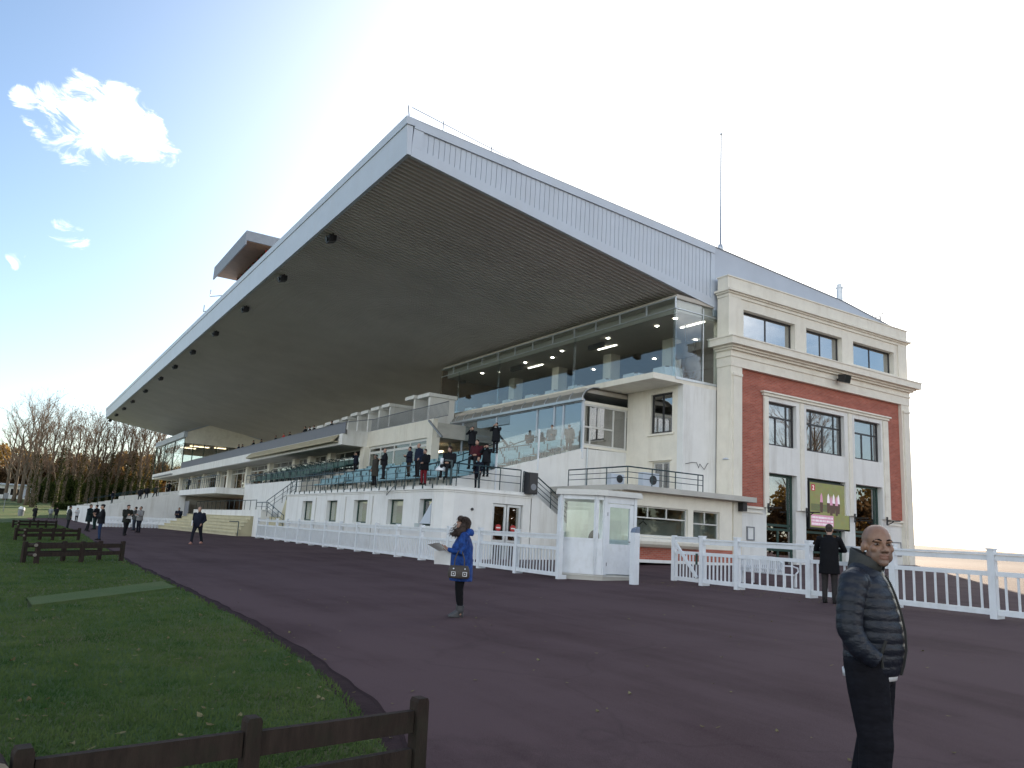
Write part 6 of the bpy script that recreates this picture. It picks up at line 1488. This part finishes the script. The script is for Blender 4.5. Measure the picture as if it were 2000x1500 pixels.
def tree(x, y, v, label, s=1, rz=0, name='bare_tree', group='bare trees beyond the lawn'):
    e = empty(name, (x, y, GZ(x,y)), rz, label, 'tree', group); e.scale = (s,s,s)
    for me, nm in zip(TV[v], ('trunk','crown','ivy')):
        if me: o = bpy.data.objects.new(nm, me); COL.objects.link(o); o.parent = e
    return e
spec = [(8,176,0,1.0,'bare tree at the far left edge with arching lower limbs'),(38,158,0,1.04,'leftmost tall trunk on the sunlit lawn, bare crown'),(50,150,0,1.02,'second tall trunk from the left on the sunlit lawn'),(24,170,0,1.02,'bare tree between the left edge and the first lawn trunk'),(63,146,3,1.0,'stout trunk with mossy bark right behind the black-coated person'),(70,168,0,1.0,'slim bare tree above the low white hut'),
        (88,162,1,0.98,'slender bare tree left of the ivy-clad trunk'),(106,148,2,0.98,'thick ivy-clad trunk above the two sunlit walkers'),(120,160,2,0.98,'ivy tree right of the thick ivy-clad trunk'),(134,172,1,1.0,'bare tree with a bluish top in the middle of the row'),(150,156,2,0.96,'leafy ivy trunk behind the white-jacketed person'),(164,166,3,0.97,'tree with dense russet twigs in the middle of the wood'),
        (178,168,1,1.05,'slender trunk left of the end of the canopy'),(192,168,3,1.0,'ivy trunk just left of the canopy corner'),(206,168,2,1.05,'leafy trunk directly below the canopy corner'),(220,168,1,1.0,'bare tree right of the canopy corner'),(236,168,3,1.05,'forked ivy tree under the canopy edge'),(250,168,2,0.99,'dark leafy trunk under the canopy edge'),(264,168,1,1.06,'slender tree half way to the pavilion'),(277,175,3,1.06,'ivy tree left of the pavilion'),(290,168,2,1.05,'sunlit golden-barked trunk right beside the pavilion glass'),(303,175,1,1.04,'tree rising behind the pavilion corner')]
for i, (px, y, v, s, lab) in enumerate(spec):
    p = at(px, 985, 1, y); tree(p.x, y, v, lab, s*(.86 if px < 210 else .9), i*1.3)
# wood of autumn trees farther back
def bush_mesh(seed, n, w, h, sz, m, trunk=True):
    r = random.Random(seed); mb = MB(); cl = [(Vector((r.uniform(-.8,.8)*w, r.uniform(-.8,.8)*w, h*r.uniform(.12,.9))), r.uniform(.25,.5)*w) for _ in range(14)]
    for i in range(n):
        c, rr = r.choice(cl); p = c+rv(r)*rr*r.uniform(.5,1.05); 
        if p.z < .05: p.z = abs(p.z)+.05
        leaf(mb, p, sz*r.uniform(.6,1.3), r)
    tk = MB()
    for k in range(5):
        a = k*1.3; c = cl[k][0]; tk.tube([(.1*math.cos(a),.1*math.sin(a),-.2),(c.x*.4,c.y*.4,h*.3),tuple(c)], [.12,.07,.02], 5)
    return mb.mesh('foliage', m), tk.mesh('stem', M['bark'])
BG = [bush_mesh(11, 2600, 4.2, 9.5, .34, LG), bush_mesh(12, 2600, 4.4, 9, .34, LB), bush_mesh(13, 2600, 2.6, 3.8, .20, LD), bush_mesh(14, 2400, 3.6, 7.5, .3, LB)]
def bush(x, y, k, label, name, cat, s=1, rz=0, group=None):
    e = empty(name, (x,y,GZ(x,y)), rz, label, cat, group); e.scale = (s,s,s)
    for me, nm in zip(BG[k], ('foliage','stem')): o = bpy.data.objects.new(nm, me); COL.objects.link(o); o.parent = e
for i, px in enumerate((-14,6,22,40,53,66,82,99,116,132,150,168,186,204,222,240,258,276,296,316)):
    k = (1,3,0,0,0,1,3,1,3,1,0,3,1,1,0,3,1,0,0,1)[i]; y = 196+(i*37)%17; p = at(px, 960, 1, y)
    bush(p.x, y, k, ('golden' if k == 0 else 'russet')+' autumn tree behind the bare trunks, number %s from the left' % ('one two three four five six seven eight nine ten eleven twelve thirteen fourteen fifteen sixteen seventeen eighteen nineteen twenty'.split()[i]), 'autumn_tree', 'tree', .95+.1*(i%3), i*1.7, 'autumn trees behind the bare trunks')
for i, px in enumerate((84,98,124,140,158,176,196,214,236,256)):
    y = 170+(i*7)%9; p = at(px, 975, 1, y); bush(p.x, y, 2, 'dark evergreen shrub under the bare trees, %s from the left' % ('first second third fourth fifth sixth seventh eighth ninth tenth'.split()[i]), 'evergreen_shrub', 'shrub', .9+.15*(i%3), i*2.1, 'dark shrubs under the trees')
for i, (x, y, v, s) in enumerate(((54,-3,0,.9),(63,-12,3,.95),(78,-9,0,1.0),(92,-18,1,1.0),(108,-8,0,1.0))):
    tree(x, y, v, 'bare tree standing behind the viewer, mirrored in the gable windows', s, i, group='bare trees mirrored in the windows')
for i, (x, y) in enumerate(((60,-14),(70,-18),(80,-22),(90,-20),(100,-25),(112,-28),(124,-30),(84,-6),(94,-10),(104,-14),(115,-18),(50,-24))): bush(x, y, i % 2, 'autumn tree behind the viewer, mirrored in the entrance doors', 'autumn_tree', 'tree', 1.1, i, 'autumn trees mirrored in the doors')
# hedge
r = random.Random(21); hb = MB(); p0, p1 = at(106,990,1,143), at(170,992,1,143)
for i in range(2600):
    t = r.random(); x = p0.x+(p1.x-p0.x)*t; y = 143+r.uniform(-.5,.5); leaf(hb, Vector((x, y, GZ(x,y)+abs(r.gauss(.5,.28)))), .14, r)
single('hedge', hb, LD, 'low dark hedge along the far edge of the sunlit lawn', 'hedge')
# hut
hx0, hx1 = at(-20,970,1,186).x, at(62,970,1,186).x; hz = GZ(0,186)-.3
ht = empty('white_hut', ((hx0+hx1)/2,188,hz), 0, 'long low white hut with a flat roof behind the left trunks', 'hut')
wl = MB().wall(1, 186, 186.3, hx0, hx1, hz, hz+3.0, [(hx0+1+k*2.3, hx0+2.4+k*2.3, hz+1.1, hz+2.3) for k in range(int((hx1-hx0-2)/2.3))]); part('hut_wall', wl, M['white'], ht); part('hut_roof', MB().box(hx0-.6,hx1+.6,185.3,191,hz+3.0,hz+3.3), M['metalwhite'], ht)
part('hut_room', MB().box(hx0,hx1,187.4,187.6,hz,hz+3), M['dark'], ht)
vx = at(70,975,1,178).x; vz = GZ(vx,178); vn = empty('white_van', (vx,178,vz), 0, 'white van parked under the trees right of the hut', 'van')
part('van_body', MB().prism([(vx-2.4,vz+.45),(vx+2.3,vz+.45),(vx+2.3,vz+1.2),(vx+1.5,vz+1.4),(vx+.9,vz+2.3),(vx-2.4,vz+2.3)], 1, 177.1, 178.9), M['metalwhite'], vn); part('van_window', MB().prism([(vx+1.35,vz+1.42),(vx+.85,vz+2.1),(vx+.1,vz+2.1),(vx+.1,vz+1.42)], 1, 177.08, 177.095), M['glassdark'], vn)
for dxv in (-1.5, 1.5): part('wheel', MB().tube([(vx+dxv,177.05,vz+.36),(vx+dxv,177.3,vz+.36)], .36, 14), M['black'], vn)
p = gr(40, 1008); bn = empty('litter_bin', p, 0, 'small white and grey litter bin on the sunlit lawn', 'bin'); part('bin_body', MB().tube([p, p+Vector((0,0,.9))], [.35,.42], 10), M['greyrail'], bn); part('bin_hood', MB().tube([p+Vector((0,0,.9)), p+Vector((.1,0,1.25))], [.45,.3], 10), M['fencewhite'], bn)
p = gr(6, 1000); single('lawn_post', MB().tube([p, p+Vector((0,0,2.6))], .05, 6).box(p.x-.3,p.x+.3,p.y-.03,p.y+.03,p.z+1.9,p.z+2.7), M['greyrail'], 'thin post with a plate at the left edge of the sunlit lawn', 'post')
# ---- grass blades and fallen leaves near the camera
r = random.Random(31); gb_ = MB()
def inview(x, y, z):
    c = Vector((x,y,z)).dot(_fw)
    if c < .5: return False
    px, py = proj((x,y,z)); return -60 < px < 1100 and 1012 < py < 1560
cnt = 0
while cnt < 90000:
    y = 3.0+85*r.random()**2.6; x = edge(y)+.06-r.random()**.9*(y*.75+1.5); z = GZ(x,y)+.03
    if not inview(x,y,z): 
        if r.random() < .02: cnt += 1
        continue
    cnt += 1; a = r.uniform(0,6.28); h = r.uniform(.018,.045)*(1+.008*y)*(1.3 if r.random() < .12 else 1); w = .0028*(1+.18*y); dx_, dy_ = math.cos(a)*w, math.sin(a)*w; lx, ly = r.uniform(-.025,.025), r.uniform(-.025,.025)
    if .5 < x < 3 and 13.8+ (x-.5)*1.1 < y < 15.2+(x-.5)*1.25: continue
    n0 = len(gb_.v); gb_.v += [(x-dx_,y-dy_,z),(x+dx_,y+dy_,z),(x+lx,y+ly,z+h)]; gb_.f.append((n0,n0+1,n0+2))
def rawobj(name, mb, m):
    me = bpy.data.meshes.new(name); me.from_pydata(mb.v, [], mb.f); me.materials.append(m); o = bpy.data.objects.new(name, me); COL.objects.link(o); o['kind'] = 'stuff'; return o
rawobj('grass', gb_, leafmat('grass_blades', (.042,.088,.026), (.130,.172,.058), .3))
fl_ = MB()
def groundleaf(x, y, zo, sz):
    a = r.uniform(0,6.28); c, s_ = math.cos(a), math.sin(a); z = GZ(x,y)+zo; cu = r.uniform(.1,.7)*sz
    P = lambda u, v, h: (x+(u*c-v*s_)*sz, y+(u*s_+v*c)*sz, z+h)
    fl_.q(P(-1,0,cu), P(-.3,-.5,0), P(.4,-.42,0), P(0,0,.003)); fl_.q(P(.4,-.42,0), P(1.1,0,cu*.6), P(.4,.42,0), P(0,0,.003)); fl_.q(P(.4,.42,0), P(-.3,.5,cu*.5), P(-1,0,cu), P(0,0,.003))
for i in range(800):
    y = 3.2+24*r.random()**1.7; x = edge(y)-r.random()*(y*.75+1.5); groundleaf(x, y, .05, r.uniform(.018,.045))
for i in range(110):
    y = 3.2+14*r.random()**1.3; x = edge(y)+r.random()**1.5*9; groundleaf(x, y, .006, r.uniform(.015,.035))
for i in range(250):
    y = 10+7*r.random(); x = 15.9+r.uniform(-.9,.5)-.0*y; groundleaf(x, y, .006, r.uniform(.012,.03))
LL = leafmat('fallen_leaf', (.10,.07,.03), (.30,.27,.15), .2); rawobj('fallen_leaves', fl_, LL)
